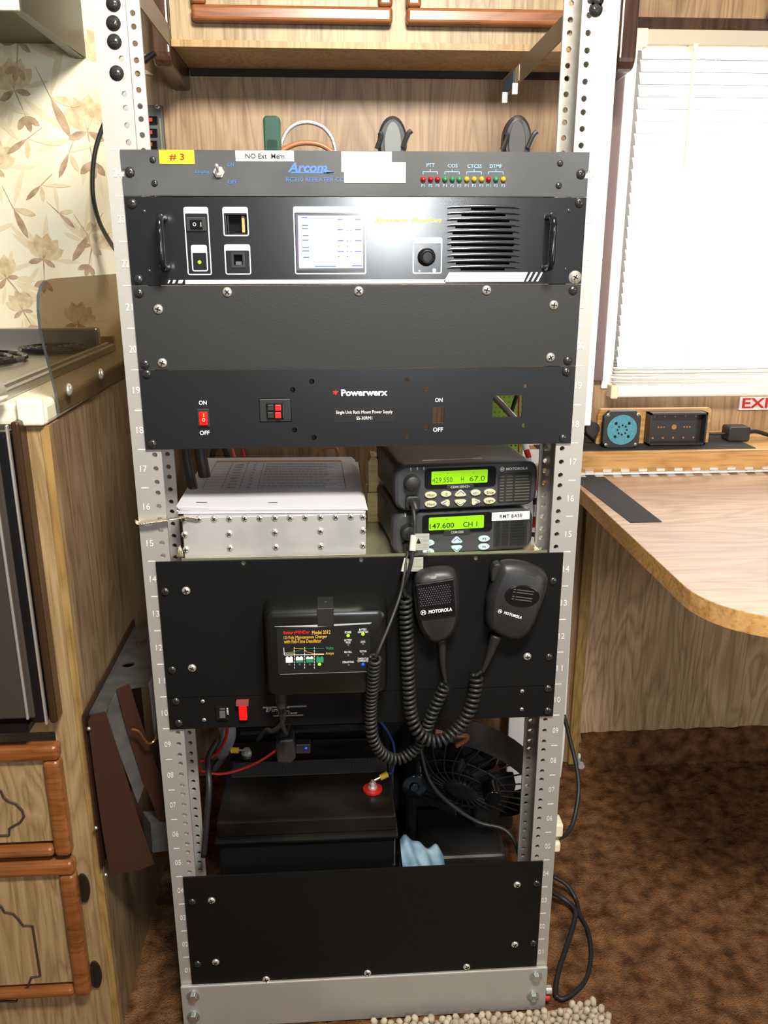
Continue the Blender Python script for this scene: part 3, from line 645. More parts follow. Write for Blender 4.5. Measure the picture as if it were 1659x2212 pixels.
for (x0, x1) in ((914, 945), (961, 992), (1008, 1040), (1055, 1087)):
    a = at(x0, 371, Y=PF); c = at(x1, 371, Y=PF); md = (a.x+c.x)/2
    box(bm, a.x, c.x, PF-.0003, PF-.0001, a.z-.0003, a.z+.0003)
    for q in (a.x, c.x): box(bm, q-.0003, q+.0003, PF-.0003, PF-.0001, a.z-.0025, a.z)
    box(bm, md-.0003, md+.0003, PF-.0003, PF-.0001, a.z, a.z+.0025)
build('bracket_lines', bm, lt_blue, t)
adopt(t)
# ---------------- repeater, units 22-23
t = thing('repeater', 'black brushed two unit repeater with lit touch screen, two handles and louvres', 'repeater', (0, 0, uz(21)))
def pc(x, y, Y=PF): return at(x, y, Y=Y)
def rc(bm, x0, x1, y0, y1, Y0=-.02, Y1=.02, Y=PF):
    a = pc(x0, y0, Y); c = pc(x1, y1, Y); a2 = pc((x0+x1)/2, y0, Y); box(bm, a.x, c.x, Y0, Y1, c.z, a.z)
def louvres(k):   # k-th louvre: left, right in px, y
    y = 451+k*13.2; return y
LW = [(970, 1128)]*12
def c2(bm):
    rc(bm, 487, 534, 464, 504); rc(bm, 505, 524, 551, 573)
    dz = [0.40, .72, .85, .92, .96, 1, 1, .97, .92, .85, .70]
    for k in range(11):
        y = 450+k*13; w = 66*dz[k]; w2 = w; rc(bm, 1044-w2-3*(k > 3), 1044+w2, y-1.0, y+4.2)
panel(21, 23, anod, t, cutters=c2)
bm = B(); box(bm, -.215, .215, .012, .25, uz(21)+.002, uz(23)-.002); build('chassis', bm, cavity, t)
# louvre lips
bm = B()
for k in range(11):
    y = 450+k*13; w = 78; a = pc(1044-w, y+3, PF); c = pc(1044+w, y+3, PF); n_ = 14
    top = [(a.x+(c.x-a.x)*i/n_) for i in range(n_+1)]
    r0 = [bm.verts.new((x, PF-.0001, a.z+.0014+.0016*math.sin(math.pi*i/n_)**.5)) for i, x in enumerate(top)]
    r1 = [bm.verts.new((x, PF-.0030*math.sin(math.pi*i/n_)**.6-.0001, a.z+.0006+.0012*math.sin(math.pi*i/n_)**.5)) for i, x in enumerate(top)]
    r2 = [bm.verts.new((x, PF-.0001, a.z+.0022+.0030*math.sin(math.pi*i/n_)**.5)) for i, x in enumerate(top)]
    for i in range(n_): bm.faces.new((r1[i], r1[i+1], r2[i+1], r2[i])); bm.faces.new((r0[i], r0[i+1], r1[i+1], r1[i]))
build('louvre', bm, anod, t, smooth=True)
# white printed frames
def frame_px(bm, x0, x1, y0, y1, head, r=.0022, lw=.0011, Y=PF):
    a = pc(x0, y0, Y); c = pc(x1, y1, Y); X0, X1, Zb, Zt = a.x, c.x, c.z, a.z; hd = head*abs(pc(x0, y0+10, Y).z-a.z)/10
    o_ = rrect(X0, X1, Zb, Zt, r, 3); i_ = rrect(X0+lw, X1-lw, Zb+lw, Zt-hd, r*.5, 3)
    A_ = [bm.verts.new((x, PF-.0003, z)) for x, z in o_]; C_ = [bm.verts.new((x, PF-.0003, z)) for x, z in i_]
    for i in range(len(o_)): j = (i+1) % len(o_); bm.faces.new((A_[i], A_[j], C_[j], C_[i]))
bm = B()
frame_px(bm, 396, 458, 447, 594, 14); frame_px(bm, 412, 450, 529, 586, 17); frame_px(bm, 480, 538, 447, 510, 13); frame_px(bm, 484, 543, 528, 593, 13); frame_px(bm, 633, 791, 446, 592, 13); frame_px(bm, 892, 954, 513, 591, 12)
a = pc(400, 605); c = pc(960, 611); box(bm, a.x, pc(962, 607).x, PF-.0003, PF-.0001, c.z-.0003, a.z)
for (x0, x1) in ((362, 368), (372, 380), (384, 396)):
    p, q = pc(x0, 612), pc(x1, 605); prism(bm, [(p.x, p.z), (q.x-.0015, p.z), (q.x, q.z), (p.x+.0015, q.z)], PF-.0003, PF-.0001)
p, q = pc(958, 609), pc(1140, 588); prism(bm, [(p.x, p.z), (q.x-.004, p.z), (q.x, q.z), (p.x+.006, q.z)], PF-.0003, PF-.0001)
for x0 in (1136, 1147, 1158):
    p, q = pc(x0, 608), pc(x0+15, 588); prism(bm, [(p.x, p.z), (q.x-.005, p.z), (q.x, q.z), (p.x+.005, q.z)], PF-.0003, PF-.0001)
cyl(bm, (pc(906, 585).x, PF-.0003, pc(906, 585).z), .0009, .0002, 'Y', 10); cyl(bm, (pc(938, 584).x, PF-.0003, pc(938, 584).z), .0020, .0002, 'Y', 14)
build('printed_frames', bm, white_ink, t)
texts('lettering', [('POWER', 422, 455, 34, 6)], grey_ink, t, PF-.0005)
texts('lettering', [('System Fusion', 881, 477, 146, 13, dict(bold=.03, shear=.35))], gold_ink, t, PF-.0003)
# rocker
a, c = pc(402, 469), pc(446, 500)
rk = mk('rocker_switch', plastic_bk, lambda bm: box(bm, a.x, c.x, PF-.0022, PF, c.z, a.z), t, bevel=.0008)
mk('rocker', gloss_bk, lambda bm: prism(bm, [(a.x+.004, c.z+.0025), (c.x-.003, c.z+.0025), (c.x-.003, a.z-.0025), (a.x+.004, a.z-.0025)], PF-.0042, PF-.0021), rk, bevel=.0008)
texts('lettering', [('O', 420, 484.5, 7, 8), ('I', 434, 485, 1.6, 9)], white_ink, rk, PF-.0045)
mk('indicator_led', led_g, lambda bm: dome(bm, (pc(431, 566.5).x, PF, pc(431, 566.5).z), .0019, .002), t, smooth=True)
# sockets
mk('cardreader_slot', [gloss_bk, mat('slot_brass', sr(190, 150, 90), .5)], lambda bm: (rc(bm, 486, 535, 463, 505, .008, .0115), box(bm, pc(521, 470).x, pc(527, 470).x, PF+.004, .008, pc(521, 502).z, pc(521, 466).z, 1)), t)
bm = B(); rc(bm, 499, 530, 545, 578, PF-.001, -.0002); o = build('network_socket', bm, plastic_bk, t); bm = B(); rc(bm, 504, 525, 549, 572, -.03, .03); cut(o, bm)
bx('contacts', mat('socket_grey', sr(80, 88, 84), .4), pc(508, 560).x, pc(521, 560).x, .0005, .004, pc(508, 574).z, pc(508, 565).z, o)
# screen
a, c = pc(640, 462), pc(786, 582)
so = bx('touch_screen', mat('screen_border', (.10, .10, .12), .15), a.x-.001, c.x+.001, PF-.0008, PF, c.z-.001, a.z, t)
a, c = pc(643, 466), pc(784, 579); bx('display', screen_w, a.x, c.x, PF-.0012, PF-.0009, c.z, a.z, so)
bm = B()
for (x0, x1, y) in ((652, 666, 487), (652, 666, 494), (654, 667, 509), (653, 667, 519), (653, 668, 534), (653, 668, 542), (655, 669, 556), (729, 741, 474), (729, 741, 496), (729, 742, 520), (729, 743, 543), (767, 779, 474), (767, 780, 496), (767, 781, 520), (766, 781, 543), (730, 733, 532), (749, 752, 532), (730, 733, 554), (749, 752, 554), (749, 751, 497), (757, 759, 497), (749, 752, 521), (757, 759, 521), (749, 752, 543), (757, 760, 543), (680, 726, 575), (760, 782, 574), (651, 664, 470)): rc(bm, x0, x1, y-1.4, y+1.4, PF-.0014, PF-.0012)
build('display_text', bm, screen_b, so)
mk('display_bar', screen_bl, lambda bm: rc(bm, 643, 645, 467, 514, PF-.0014, PF-.0012), so); mk('display_bar', screen_pu, lambda bm: rc(bm, 644, 646, 516, 558, PF-.0014, PF-.0012), so)
# knob
c = pc(921, 555)
mk('volume_knob', gloss_bk, lambda bm: loft(bm, [[Vector((c.x+r_*math.cos(a), y_, c.z+r_*math.sin(a))) for a in [k*2*math.pi/28 for k in range(28)]] for r_, y_ in ((.0094, PF), (.0094, PF-.004), (.0088, PF-.006), (.0072, PF-.007), (.0066, PF-.013), (.0058, PF-.014), (.005, PF-.0133))]), t, smooth='auto')
# handles
for (x0, y0, y1) in ((347, 458, 588), (1194, 456, 588)):
    a, c = pc(x0, y0, -.03), pc(x0, y1, -.03); zc0, zc1 = a.z, c.z
    xw = pc(x0, (y0+y1)/2, -.03).x
    bm = B(); tube(bm, [(xw, PF, zc0-.0045), (xw, -.018, zc0-.0045), (xw, -.027, zc0-.006), (xw, -.031, zc0-.014), (xw, -.031, (zc0+zc1)/2), (xw, -.031, zc1+.012), (xw, -.027, zc1+.006), (xw, -.018, zc1+.0045), (xw, PF, zc1+.0045)], .0038, 14, n=5)
    h_ = build('handle', bm, gloss_bk, t, smooth=True)
edge_screws(t, [(285, 440), (299, 604), (1252, 438)]); pscrew(t, 1242, 599, .0052, chrome, y=PF, washer=True)
for x, y in ((311, 457), (322, 586), (1229, 455), (1222, 582)): pscrew(t, x, y, .0024, scr_bk, y=PF+.0006)
adopt(t)
# ---------------- blank panel, units 20-21
BP = 'blank rack panels'
t = thing('blank_panel', 'dark grey blank rack panel with nickel screws between repeater and power supply', 'blank panel', (0, 0, uz(19)), BP)
panel(19, 21, black_pc, t)
for x, y in ((491, 631), (775, 629), (1051, 627), (342, 668), (351, 784), (1196, 659), (1189, 772)): pscrew(t, x, y, .0053, chrome, y=PF, label='bright nickel screw')
edge_screws(t, [(300, 633), (313, 787), (1238, 627), (1227, 779)]); adopt(t)
# ---------------- power supply panel, units 18-19
t = thing('power_supply', 'black rack power supply panel with red lit switch and square cut-out at right', 'power supply', (0, 0, uz(17)))
def c4(bm):
    for x, y in ((673, 824), (880, 821), (678, 945), (880, 942), (921, 839), (921, 924), (1135, 834), (1131, 919), (632, 842), (636, 929)):
        p = pc(x, y); cyl(bm, (p.x, -.02, p.z), .0030 if x < 1000 else .0022, .04, 'Y', 14)
    rc(bm, 935, 959, 879, 914); rc(bm, 1065, 1127, 855, 901); rc(bm, 559, 630, 861, 911)
panel(17, 19, anod_low, t, cutters=c4)
bx('supply_case', black_pc, -.212, .045, .0115, .25, uz(17)+.003, uz(19)-.003, t)
texts('lettering', [('Powerwerx', 787, 848, 100, 14, dict(bold=.035)), ('ON', 438, 870, 17, 9, dict(bold=.01)), ('OFF', 442, 935, 21, 9, dict(bold=.01)), ('ON', 948, 864, 16, 9, dict(bold=.01)), ('OFF', 946, 928, 21, 9, dict(bold=.01))], white_ink, t, PF-.0003)
texts('logo_star', [('*', 725, 848, 11, 11, dict(bold=.02))], red_ink, t, PF-.0003)
a, c = pc(721, 882), pc(855, 911)
lb = mk('label', black_ink, lambda bm: prism(bm, [(a.x, c.z), (c.x, c.z), (c.x, a.z-.0025), (c.x-.003, a.z), (a.x, a.z)], PF-.0005, PF-.0001), t, label='black label reading Single Unit Rack Mount Power Supply')
texts('lettering', [('Single Unit Rack Mount Power Supply', 787, 891, 122, 9), ('SS-30RM1', 787, 903, 34, 7)], white_ink, lb, PF-.0006)
a, c = pc(425, 883), pc(454, 922)
rk = mk('power_switch', plastic_bk, lambda bm: box(bm, a.x, c.x, PF-.0016, PF, c.z, a.z), t, bevel=.0006)
a, c = pc(430, 889), pc(450, 917); mk('lit_rocker', red_glow, lambda bm: prism(bm, [(a.x, c.z), (c.x, c.z), (c.x, a.z), (a.x, a.z)], PF-.0045, PF-.0015), rk, bevel=.001)
texts('lettering', [('I', 440, 897, 2, 8)], orange_glow, rk, PF-.0048); texts('lettering', [('O', 440, 907, 6.5, 7)], white_ink, rk, PF-.0048)
# connector
bm = B(); rc(bm, 560, 629, 862, 910, PF-.001, .004); o = build('outlet_plate', bm, plastic_bk, t, bevel=.0006)
bm = B(); rc(bm, 575, 614, 870, 904, PF-.003, -.0009); build('outlet_housing', bm, gloss_bk, o, bevel=.001)
for k, (y0, y1) in enumerate(((873, 886), (889, 902))):
    mk('black_pole', rubber, lambda bm: rc(bm, 578, 592, y0, y1, PF-.0045, PF-.0028), o, bevel=.0008); mk('red_pole', red_pl, lambda bm: rc(bm, 594, 608, y0, y1, PF-.0055, PF-.0028), o, bevel=.0008)
edge_screws(t, [(317, 808), (329, 959), (1224, 803), (1217, 947)]); adopt(t)
# ---------------- 4U panel units 11-14
t = thing('blank_panel', 'tall black blank rack panel carrying charger and both hand microphones', 'blank panel', (0, 0, uz(10)), BP)
def c5(bm):
    for x, y in ((526, 1217), (781, 1210), (1029, 1206)):
        p = pc(x, y); cyl(bm, (p.x, -.02, p.z), .0030, .04, 'Y', 14)
panel(10, 14, black_flat, t, cutters=c5)
for x, y in ((402, 1276), (415, 1443), (1139, 1418)): pscrew(t, x, y, .0053, chrome, y=PF, label='bright nickel screw')
edge_screws(t, [(357, 1278), (372, 1447), (1195, 1255), (1186, 1419)]); adopt(t)
# tray behind it
t = thing('rack_shelf', 'zinc plated shelf tray whose edge shows above the charger panel', 'shelf', (0, .15, uz(14)-.012))
mk('tray', zinc, lambda bm: (box(bm, -.212, .222, .0005, .33, .6795, .6812), box(bm, -.212, .222, .0005, .002, .6812, .7005)), t)
adopt(t)
# ---------------- PDU unit 10
t = thing('power_distribution_unit', 'slim black rack power unit with small red lit rocker below charger panel', 'power strip', (0, 0, uz(9)))
panel(9, 10, black_flat, t)
bx('chassis', black_pc, -.21, .21, 0, .10, uz(9)+.002, uz(10)-.002, t)
a, c = pc(466, 1524), pc(494, 1553); o = mk('circuit_breaker', gloss_bk, lambda bm: box(bm, a.x, c.x, PF-.003, PF, c.z, a.z), t, bevel=.0008)
mk('breaker_button', grey_dev, lambda bm: (rc(bm, 475, 487, 1527, 1530, PF-.0036, PF-.003), rc(bm, 475, 488, 1533, 1546, PF-.006, PF-.003)), o, bevel=.001)
texts('lettering', [('RESET', 491.5, 1537, 17, 3, dict(rot=math.pi/2))], white_ink, o, PF-.0032)
a, c = pc(512, 1514), pc(540, 1556); o = mk('power_switch', gloss_bk, lambda bm: box(bm, a.x, c.x, PF-.002, PF, c.z, a.z), t, bevel=.0008)
mk('lit_rocker', red_glow, lambda bm: rc(bm, 516, 535, 1519, 1551, PF-.006, PF-.0019), o, bevel=.0015)
mk('switch_guard', mat('clear_red', sr(150, 70, 70), .2), lambda bm: rc(bm, 511, 538, 1511, 1518, PF-.008, PF), o)
texts('lettering', [('EFurm   C', 600, 1533, 50, 8, dict(shear=.2)), ('Power Center', 622, 1540, 42, 5)], grey_ink, t, PF-.0003)
mk('logo_rules', mat('dim_ink', (.16, .16, .16), .6), lambda bm: (rc(bm, 568, 662, 1526.6, 1527.0, PF-.0003, PF-.0001), rc(bm, 590, 655, 1545.2, 1545.6, PF-.0003, PF-.0001)), t)
for x, y in ((438, 1515), (441, 1555), (1128, 1493), (1127, 1532)): pscrew(t, x, y, .0026, chrome, y=PF)
edge_screws(t, [(380, 1515), (386, 1562), (1184, 1487), (1183, 1535)]); adopt(t)
# ---------------- bottom panel units 1-4
t = thing('blank_panel', 'large black blank rack panel at the foot of the rack', 'blank panel', (0, 0, uz(0)), BP)
panel(0, 4, black_flat, t)
for x, y in ((457, 1945), (466, 2078), (1117, 1911), (1112, 2040), (575, 2115), (794, 2101), (1008, 2088)): pscrew(t, x, y, .0053, chrome, y=PF, label='bright nickel screw')
edge_screws(t, [(415, 1948), (427, 2082), (1159, 1908), (1152, 2037)]); adopt(t)
# ================================================================== BATTERY CHARGER
t = thing('battery_charger', 'black battery maintenance charger with indicator lamps on the tall panel', 'battery charger', (-.045, PF, .52))
CY = -.046
a = at(570, 1288, Y=PF); xl, zt_ = a.x, a.z; xr_ = at(836, 1285, Y=PF).x; zb_ = at(600, 1506, Y=-.04).z
bm = B(); loft(bm, [[Vector((x, y, z)) for x, z in rrect(xl-g, xr_+g, zb_+gz, zt_-gt, rr, 4)] for y, g, gz, gt, rr in ((PF-.0002, 0, 0, 0, .012), (-.012, 0, 0, .0005, .012), (-.036, -.002, .002, .002, .011), (CY+.002, -.005, .005, .0045, .009), (CY, -.008, .008, .008, .007))])
o = build('case', bm, mat('charger_case', (.0075, .0075, .007), .25), t, smooth='auto')
c = at(703, 1300, Y=-.02)
mk('mounting_tab', plastic_bk, lambda bm: (box(bm, c.x-.0095, c.x+.0095, CY-.0012, -.012, zt_-.021, zt_+.0012), cyl(bm, (c.x, -.024, zt_+.0005), .004, .0012, 'Z', 14)), t, bevel=.004, seg=3)
L0 = at(597, 1356, Y=CY); L1 = at(800, 1450, Y=CY)
FY = CY-.0003
mk('face_label', [black_ink, grey_ink], lambda bm: (box(bm, L0.x, L1.x, FY-.0001, CY, L1.z, L0.z), prism(bm, [(L0.x-.002, L0.z+.0016), (L0.x+.045, L0.z-.0002), (L1.x, L0.z+.0018), (L1.x+.002, L0.z+.0032)], FY-.0004, CY, 1), box(bm, L0.x+.002, L1.x, FY-.0003, CY, L1.z-.0003, L1.z, 1)), t)
FY -= .0004
texts('lettering', [('BatteryMINDer', 641, 1367, 57, 9, dict(bold=.02))], red_ink, t, FY)
texts('lettering', [('Model 2012', 694, 1366, 40, 8, dict(bold=.02)), ('12-Volt Maintenance Charger', 660, 1377, 94, 8, dict(bold=.015)), ('with Full-Time Desulfator', 654, 1385, 81, 8, dict(bold=.015)), ('Amps', 712, 1412, 18, 7, dict(bold=.01))], gold_ink, t, FY)
texts('lettering', [('Volts', 712, 1400, 16, 6, dict(bold=.01))], green_ink, t, FY)
texts('lettering', [('POWER', 752, 1366, 14, 5), ('BATTERY', 784, 1360, 16, 4), ('CONNECTION', 784, 1365, 22, 4), ('BATTERY', 752, 1383, 16, 4), ('WEAK', 752, 1388, 11, 4), ('LOAD', 784, 1386, 10, 4), ('BAD CELL', 752, 1408.5, 16, 4), ('TESTING', 784, 1407, 15, 4), ('DESULFATING', 752, 1430, 24, 4), ('TEMPERATURE', 784, 1423, 24, 4), ('COMPENSATED', 784, 1428, 24, 4)], white_ink, t, FY)
def pt(x, y): return at(x, y, Y=FY)
def poly_line(bm, P_, w=.0005):
    for p, q in zip(P_, P_[1:]):
        p, q = pt(*p), pt(*q); d = Vector((q.x-p.x, q.z-p.z)); n_ = Vector((-d.y, d.x)).normalized()*w/2
        bm.faces.new([bm.verts.new((x, FY, z)) for x, z in ((p.x+n_.x, p.z+n_.y), (q.x+n_.x, q.z+n_.y), (q.x-n_.x, q.z-n_.y), (p.x-n_.x, p.z-n_.y))])
mk('graph_axes', white_ink, lambda bm: (poly_line(bm, [(613, 1399), (614, 1415), (700, 1414)], .0007), [poly_line(bm, [(x, y), (x+.2, y+4)], .0006) for x in (636, 658, 679) for y in range(1398, 1442, 6)]), t)
mk('volts_curve', green_ink, lambda bm: poly_line(bm, [(615, 1410), (636, 1408), (657, 1401), (680, 1401), (700, 1401)], .0006), t)
mk('amps_curve', gold_ink, lambda bm: poly_line(bm, [(615, 1411), (635, 1411), (635, 1401), (657, 1401), (662, 1408), (678, 1412), (700, 1412)], .0006), t)
for k, (x, lev) in enumerate(((625, 0), (647, .45), (669, .7), (691, 1))):
    a, c = pt(x-8, 1420), pt(x+8, 1431); zm = c.z+(a.z-c.z)*lev
    mk('battery_symbol', [white_ink, green_ink], lambda bm: (box(bm, a.x, c.x, FY-.0001, FY+.0002, c.z, zm, 1), box(bm, a.x, c.x, FY-.0001, FY+.0002, zm, a.z, 0 if lev < 1 else 1), [box(bm, q-.001, q+.001, FY-.0001, FY+.0002, a.z, a.z+.001, 0 if lev < 1 else 1) for q in (a.x+.002, c.x-.002)]), t)
for x, y, m_ in ((625, 1436, led_off), (647, 1436, led_off), (669, 1436, led_off), (690, 1435, led_g), (752, 1373, led_g), (784, 1370, led_g), (752, 1394, led_off), (784, 1392, led_off), (752, 1416, led_off), (784, 1414, led_off), (753, 1437, led_off), (784, 1435, led_b)):
    p = pt(x, y); mk('indicator_led', m_, lambda bm: dome(bm, (p.x, FY, p.z), .0020, .0012, 12, 3), t, smooth=True)
a = at(605, 1497, Y=-.02)
mk('cable', rubber, lambda bm: (tube(bm, [(a.x, -.02, zb_+.006), (a.x+.001, -.022, zb_-.012), (a.x+.002, -.024, zb_-.024)], lambda u: .009-.003*u, 12), tube(bm, [(a.x, -.022, zb_-.012), (a.x+.001, -.016, zb_-.05), (a.x+.004, -.005, zb_-.072), (a.x-.002, .02, zb_-.085), (a.x-.004, .04, zb_-.11)], .003, 8), tube(bm, [(a.x+.005, -.022, zb_-.012), (a.x+.002, -.018, zb_-.045), (a.x-.012, -.008, zb_-.065), (a.x-.022, .005, zb_-.07), (a.x-.035, .03, zb_-.10)], .003, 8)), t, smooth=True)
adopt(t)
# ================================================================== MICROPHONES
# coil cords hang in front of the panel
def mic(px_outline, label, rot_c, kind, cordpts, straight, plug):
    t = thing('hand_microphone', label, 'microphone', tuple(at(px_outline[0][0], px_outline[0][1], Y=PF)), 'hand microphones on coiled cords')
    Ym = -.02
    P_ = [at(x, y, Y=Ym) for x, y in px_outline]
    ol = [(p.x, p.z) for p in spline([*P_, P_[0]], 5)[:-1]]
    cx_, cz_ = sum(p[0] for p in ol)/len(ol), sum(p[1] for p in ol)/len(ol)
    def ring(y, s_): return [Vector((cx_+(x-cx_)*s_, y, cz_+(z-cz_)*s_)) for x, z in ol]
    bm = B(); loft(bm, [ring(PF-.0006, .80), ring(-.008, .93), ring(-.016, 1.), ring(-.024, .985), ring(-.030, .93), ring(-.034, .80)])
    o = build('body', bm, plastic_bk, t, smooth='auto')
    return t, (cx_, cz_)
# microphone 1 : square grille face
t1, c1 = mic([(893, 1268), (898, 1242), (915, 1230), (950, 1224), (978, 1227), (988, 1245), (992, 1290), (988, 1340), (975, 1368), (950, 1384), (928, 1383), (908, 1362), (896, 1320)], 'black hand microphone with square grille, hanging left of the other', 0, 1, None, None, None)
FY1 = -.0345
g = [at(x, y, Y=FY1) for x, y in ((897, 1262), (979, 1249), (985, 1330), (906, 1340))]
mk('grille_plate', gloss_bk, lambda bm: prism(bm, [(p.x, p.z) for p in g][::-1], FY1-.0015, -.030), t1, bevel=.0015)
def grille(bm):
    for i in range(13):
        for j in range(9):
            u, v = .08+.84*(i+(.5 if j % 2 else 0))/13, .08+.84*j/9*.62
            a = g[0].lerp(g[1], u); b_ = g[3].lerp(g[2], u); p = a.lerp(b_, .06+v)
            dome(bm, (p.x, FY1-.0014, p.z), .0010, .0006, 6, 2)
mk('grille', mat('grille_grey', (.06, .06, .065), .3), grille, t1)
def moto(parent, px, py, w, h, rot, Y, m_=white_ink, cr=6, M=None):
    bm = B(); s_ = sc(px, py, Y); d = Vector((math.cos(rot), 0, -math.sin(rot)))
    c = at(px, py, Y=Y)
    put_text(bm, 'MOTOROLA', c.x, Y, c.z, w*s_, h*s_, bold=.03, shear=.12, rot=rot); build('lettering', bm, m_, parent)
    k = Vector((c.x, Y, c.z))-d*(w/2+cr+5)*s_
    n_ = 24; bm = B(); ro, ri = cr*s_, cr*s_*.82
    A_ = [bm.verts.new((k.x+ro*math.cos(a), Y, k.z+ro*math.sin(a))) for a in [q*2*math.pi/n_ for q in range(n_)]]; C_ = [bm.verts.new((k.x+ri*math.cos(a), Y, k.z+ri*math.sin(a))) for a in [q*2*math.pi/n_ for q in range(n_)]]
    for i in range(n_): j = (i+1) % n_; bm.faces.new((A_[i], A_[j], C_[j], C_[i]))
    put_text(bm, 'M', k.x, Y-.00005, k.z, ri*1.3, ri*1.2, bold=.03, rot=rot)
    build('emblem', bm, m_, parent)
moto(t1, 951, 1319, 51, 8, -.10, FY1-.0018)
def px_tube(bm, pts, r, Y=-.02, **k): tube(bm, [at(x, y, Y=(q if q is not None else Y)) for x, y, *qq in pts for q in [qq[0] if qq else None]], r, **k)
mk('strain_relief', rubber, lambda bm: px_tube(bm, [(952, 1380), (955, 1400), (957, 1440), (963, 1476)], lambda u: .0062-.0042*u, -.018, seg=12), t1, smooth=True)
CYc = -.035
mk('coiled_cord', rubber, lambda bm: (coil(bm, [at(x, y, Y=q) for x, y, q in ((962, 1480, -.02), (950, 1505, -.022), (932, 1545, -.024), (915, 1590, -.02), (893, 1622, -.018), (860, 1640, -.022), (828, 1630, -.028), (806, 1595, -.034), (801, 1540, -.036), (806, 1470, -.052), (811, 1420, -.064))], .0060, .0021, .0062),
    px_tube(bm, [(811, 1420, -.068), (820, 1400, -.066), (845, 1340, -.05), (863, 1290, -.03), (872, 1250, -.022), (877, 1215, -.012), (882, 1190, -.004)], .0021)), t1, smooth=True)
a = at(877, 1222, Y=-.014)
mk('ferrule', mat('cream_sleeve', sr(205, 195, 180), .4), lambda bm: px_tube(bm, [(872, 1236, -.016), (879, 1207, -.008)], .0036, smooth=False, seg=12), t1, smooth='auto')
mk('cord_tag', [mat('tag_silver', sr(165, 165, 158), .4), black_ink], lambda bm: (rc(bm, 888, 914, 1204, 1234, -.0166, -.0162, -.0166), [rc(bm, 891+k % 2, 911-k % 3, y, y+1, -.0169, -.0166, -.0166) for k, y in enumerate(range(1207, 1232, 3))]), t1)
# microphone 2 : rounded with oval grille
t2, c2_ = mic([(1052, 1290), (1064, 1250), (1078, 1218), (1095, 1210), (1130, 1213), (1165, 1226), (1180, 1240), (1180, 1262), (1168, 1300), (1148, 1350), (1128, 1374), (1100, 1378), (1065, 1362), (1050, 1345)], 'black hand microphone with oval grille, tilted, hanging by right rail', 0, 2, None, None, None)
FY2 = -.0345; rt = .28
c = at(1128, 1288, Y=FY2); s_ = sc(1128, 1288, FY2)
mk('grille_dish', gloss_bk, lambda bm: prism(bm, ell(c.x, c.z, 38*s_, 25*s_, 32, -.1), FY2-.0008, FY2+.004), t2, bevel=.001)
def bars(bm):
    for k, dy in enumerate((-16, -10, 0, 6)):
        for (u0, u1) in ((-22, -17), (-14, 22)):
            Mx = Matrix.Translation((c.x, 0, c.z)) @ Matrix.Rotation(.16, 4, 'Y'); box(bm, u0*s_, u1*s_, FY2-.0018, FY2-.0006, (-dy-2-.8)*s_, (-dy-2+.8)*s_, M=Mx)
mk('grille', mat('grille_bar', (.09, .09, .09), .35), bars, t2)
moto(t2, 1108, 1329, 41, 6.5, .33, FY2-.0002, cr=4.6)
mk('talk_button', rubber, lambda bm: prism(bm, [(p.x, p.z) for p in [at(x, y, Y=-.02) for x, y in ((1060, 1232), (1066, 1216), (1078, 1213), (1082, 1222), (1070, 1250), (1060, 1255))]], -.026, -.012), t2, bevel=.002)
mk('strain_relief', rubber, lambda bm: px_tube(bm, [(1072, 1372), (1064, 1396), (1054, 1425), (1042, 1452)], lambda u: .0072-.005*u, -.018, seg=12), t2, smooth=True)
mk('coiled_cord', rubber, lambda bm: (coil(bm, [at(x, y, Y=q) for x, y, q in ((1031, 1458, -.016), (1027, 1490, -.02), (1016, 1530, -.026), (995, 1568, -.03), (962, 1595, -.036), (930, 1600, -.038), (903, 1580, -.036), (888, 1540, -.03), (883, 1480, -.026), (880, 1400, -.022), (877, 1340, -.018), (876, 1290, -.016))], .0064, .0023, .0064),
    px_tube(bm, [(876, 1288, -.016), (872, 1270, -.018), (878, 1250, -.024), (888, 1215, -.026), (894, 1170, -.02), (896, 1130, 0), (893, 1100, .012), (889, 1088, .026)], .0024),
    px_tube(bm, [(1040, 1450, -.018), (1036, 1454, -.018), (1031, 1458, -.018)], .0022)), t2, smooth=True)
mk('ferrule', mat('cream_sleeve', (.5, .5, .5), .4), lambda bm: px_tube(bm, [(891, 1190, -.0235), (894, 1156, -.017)], .0040, smooth=False, seg=12), t2, smooth='auto')
mk('cord_tag', [mat('tag_silver', (.5, .5, .5), .4), black_ink], lambda bm: (rc(bm, 897, 927, 1153, 1188, -.0206, -.0202, -.0206), prism(bm, [(p.x, p.z) for p in (pc(899, 1174, -.0206), pc(909, 1174, -.0206), pc(904, 1162, -.0206))], -.0209, -.0206, 1), [rc(bm, 909-k, 924-k % 2, y, y+1, -.0209, -.0206, -.0206) for k, y in enumerate(range(1157, 1186, 3))]), t2)
adopt(t1); adopt(t2)
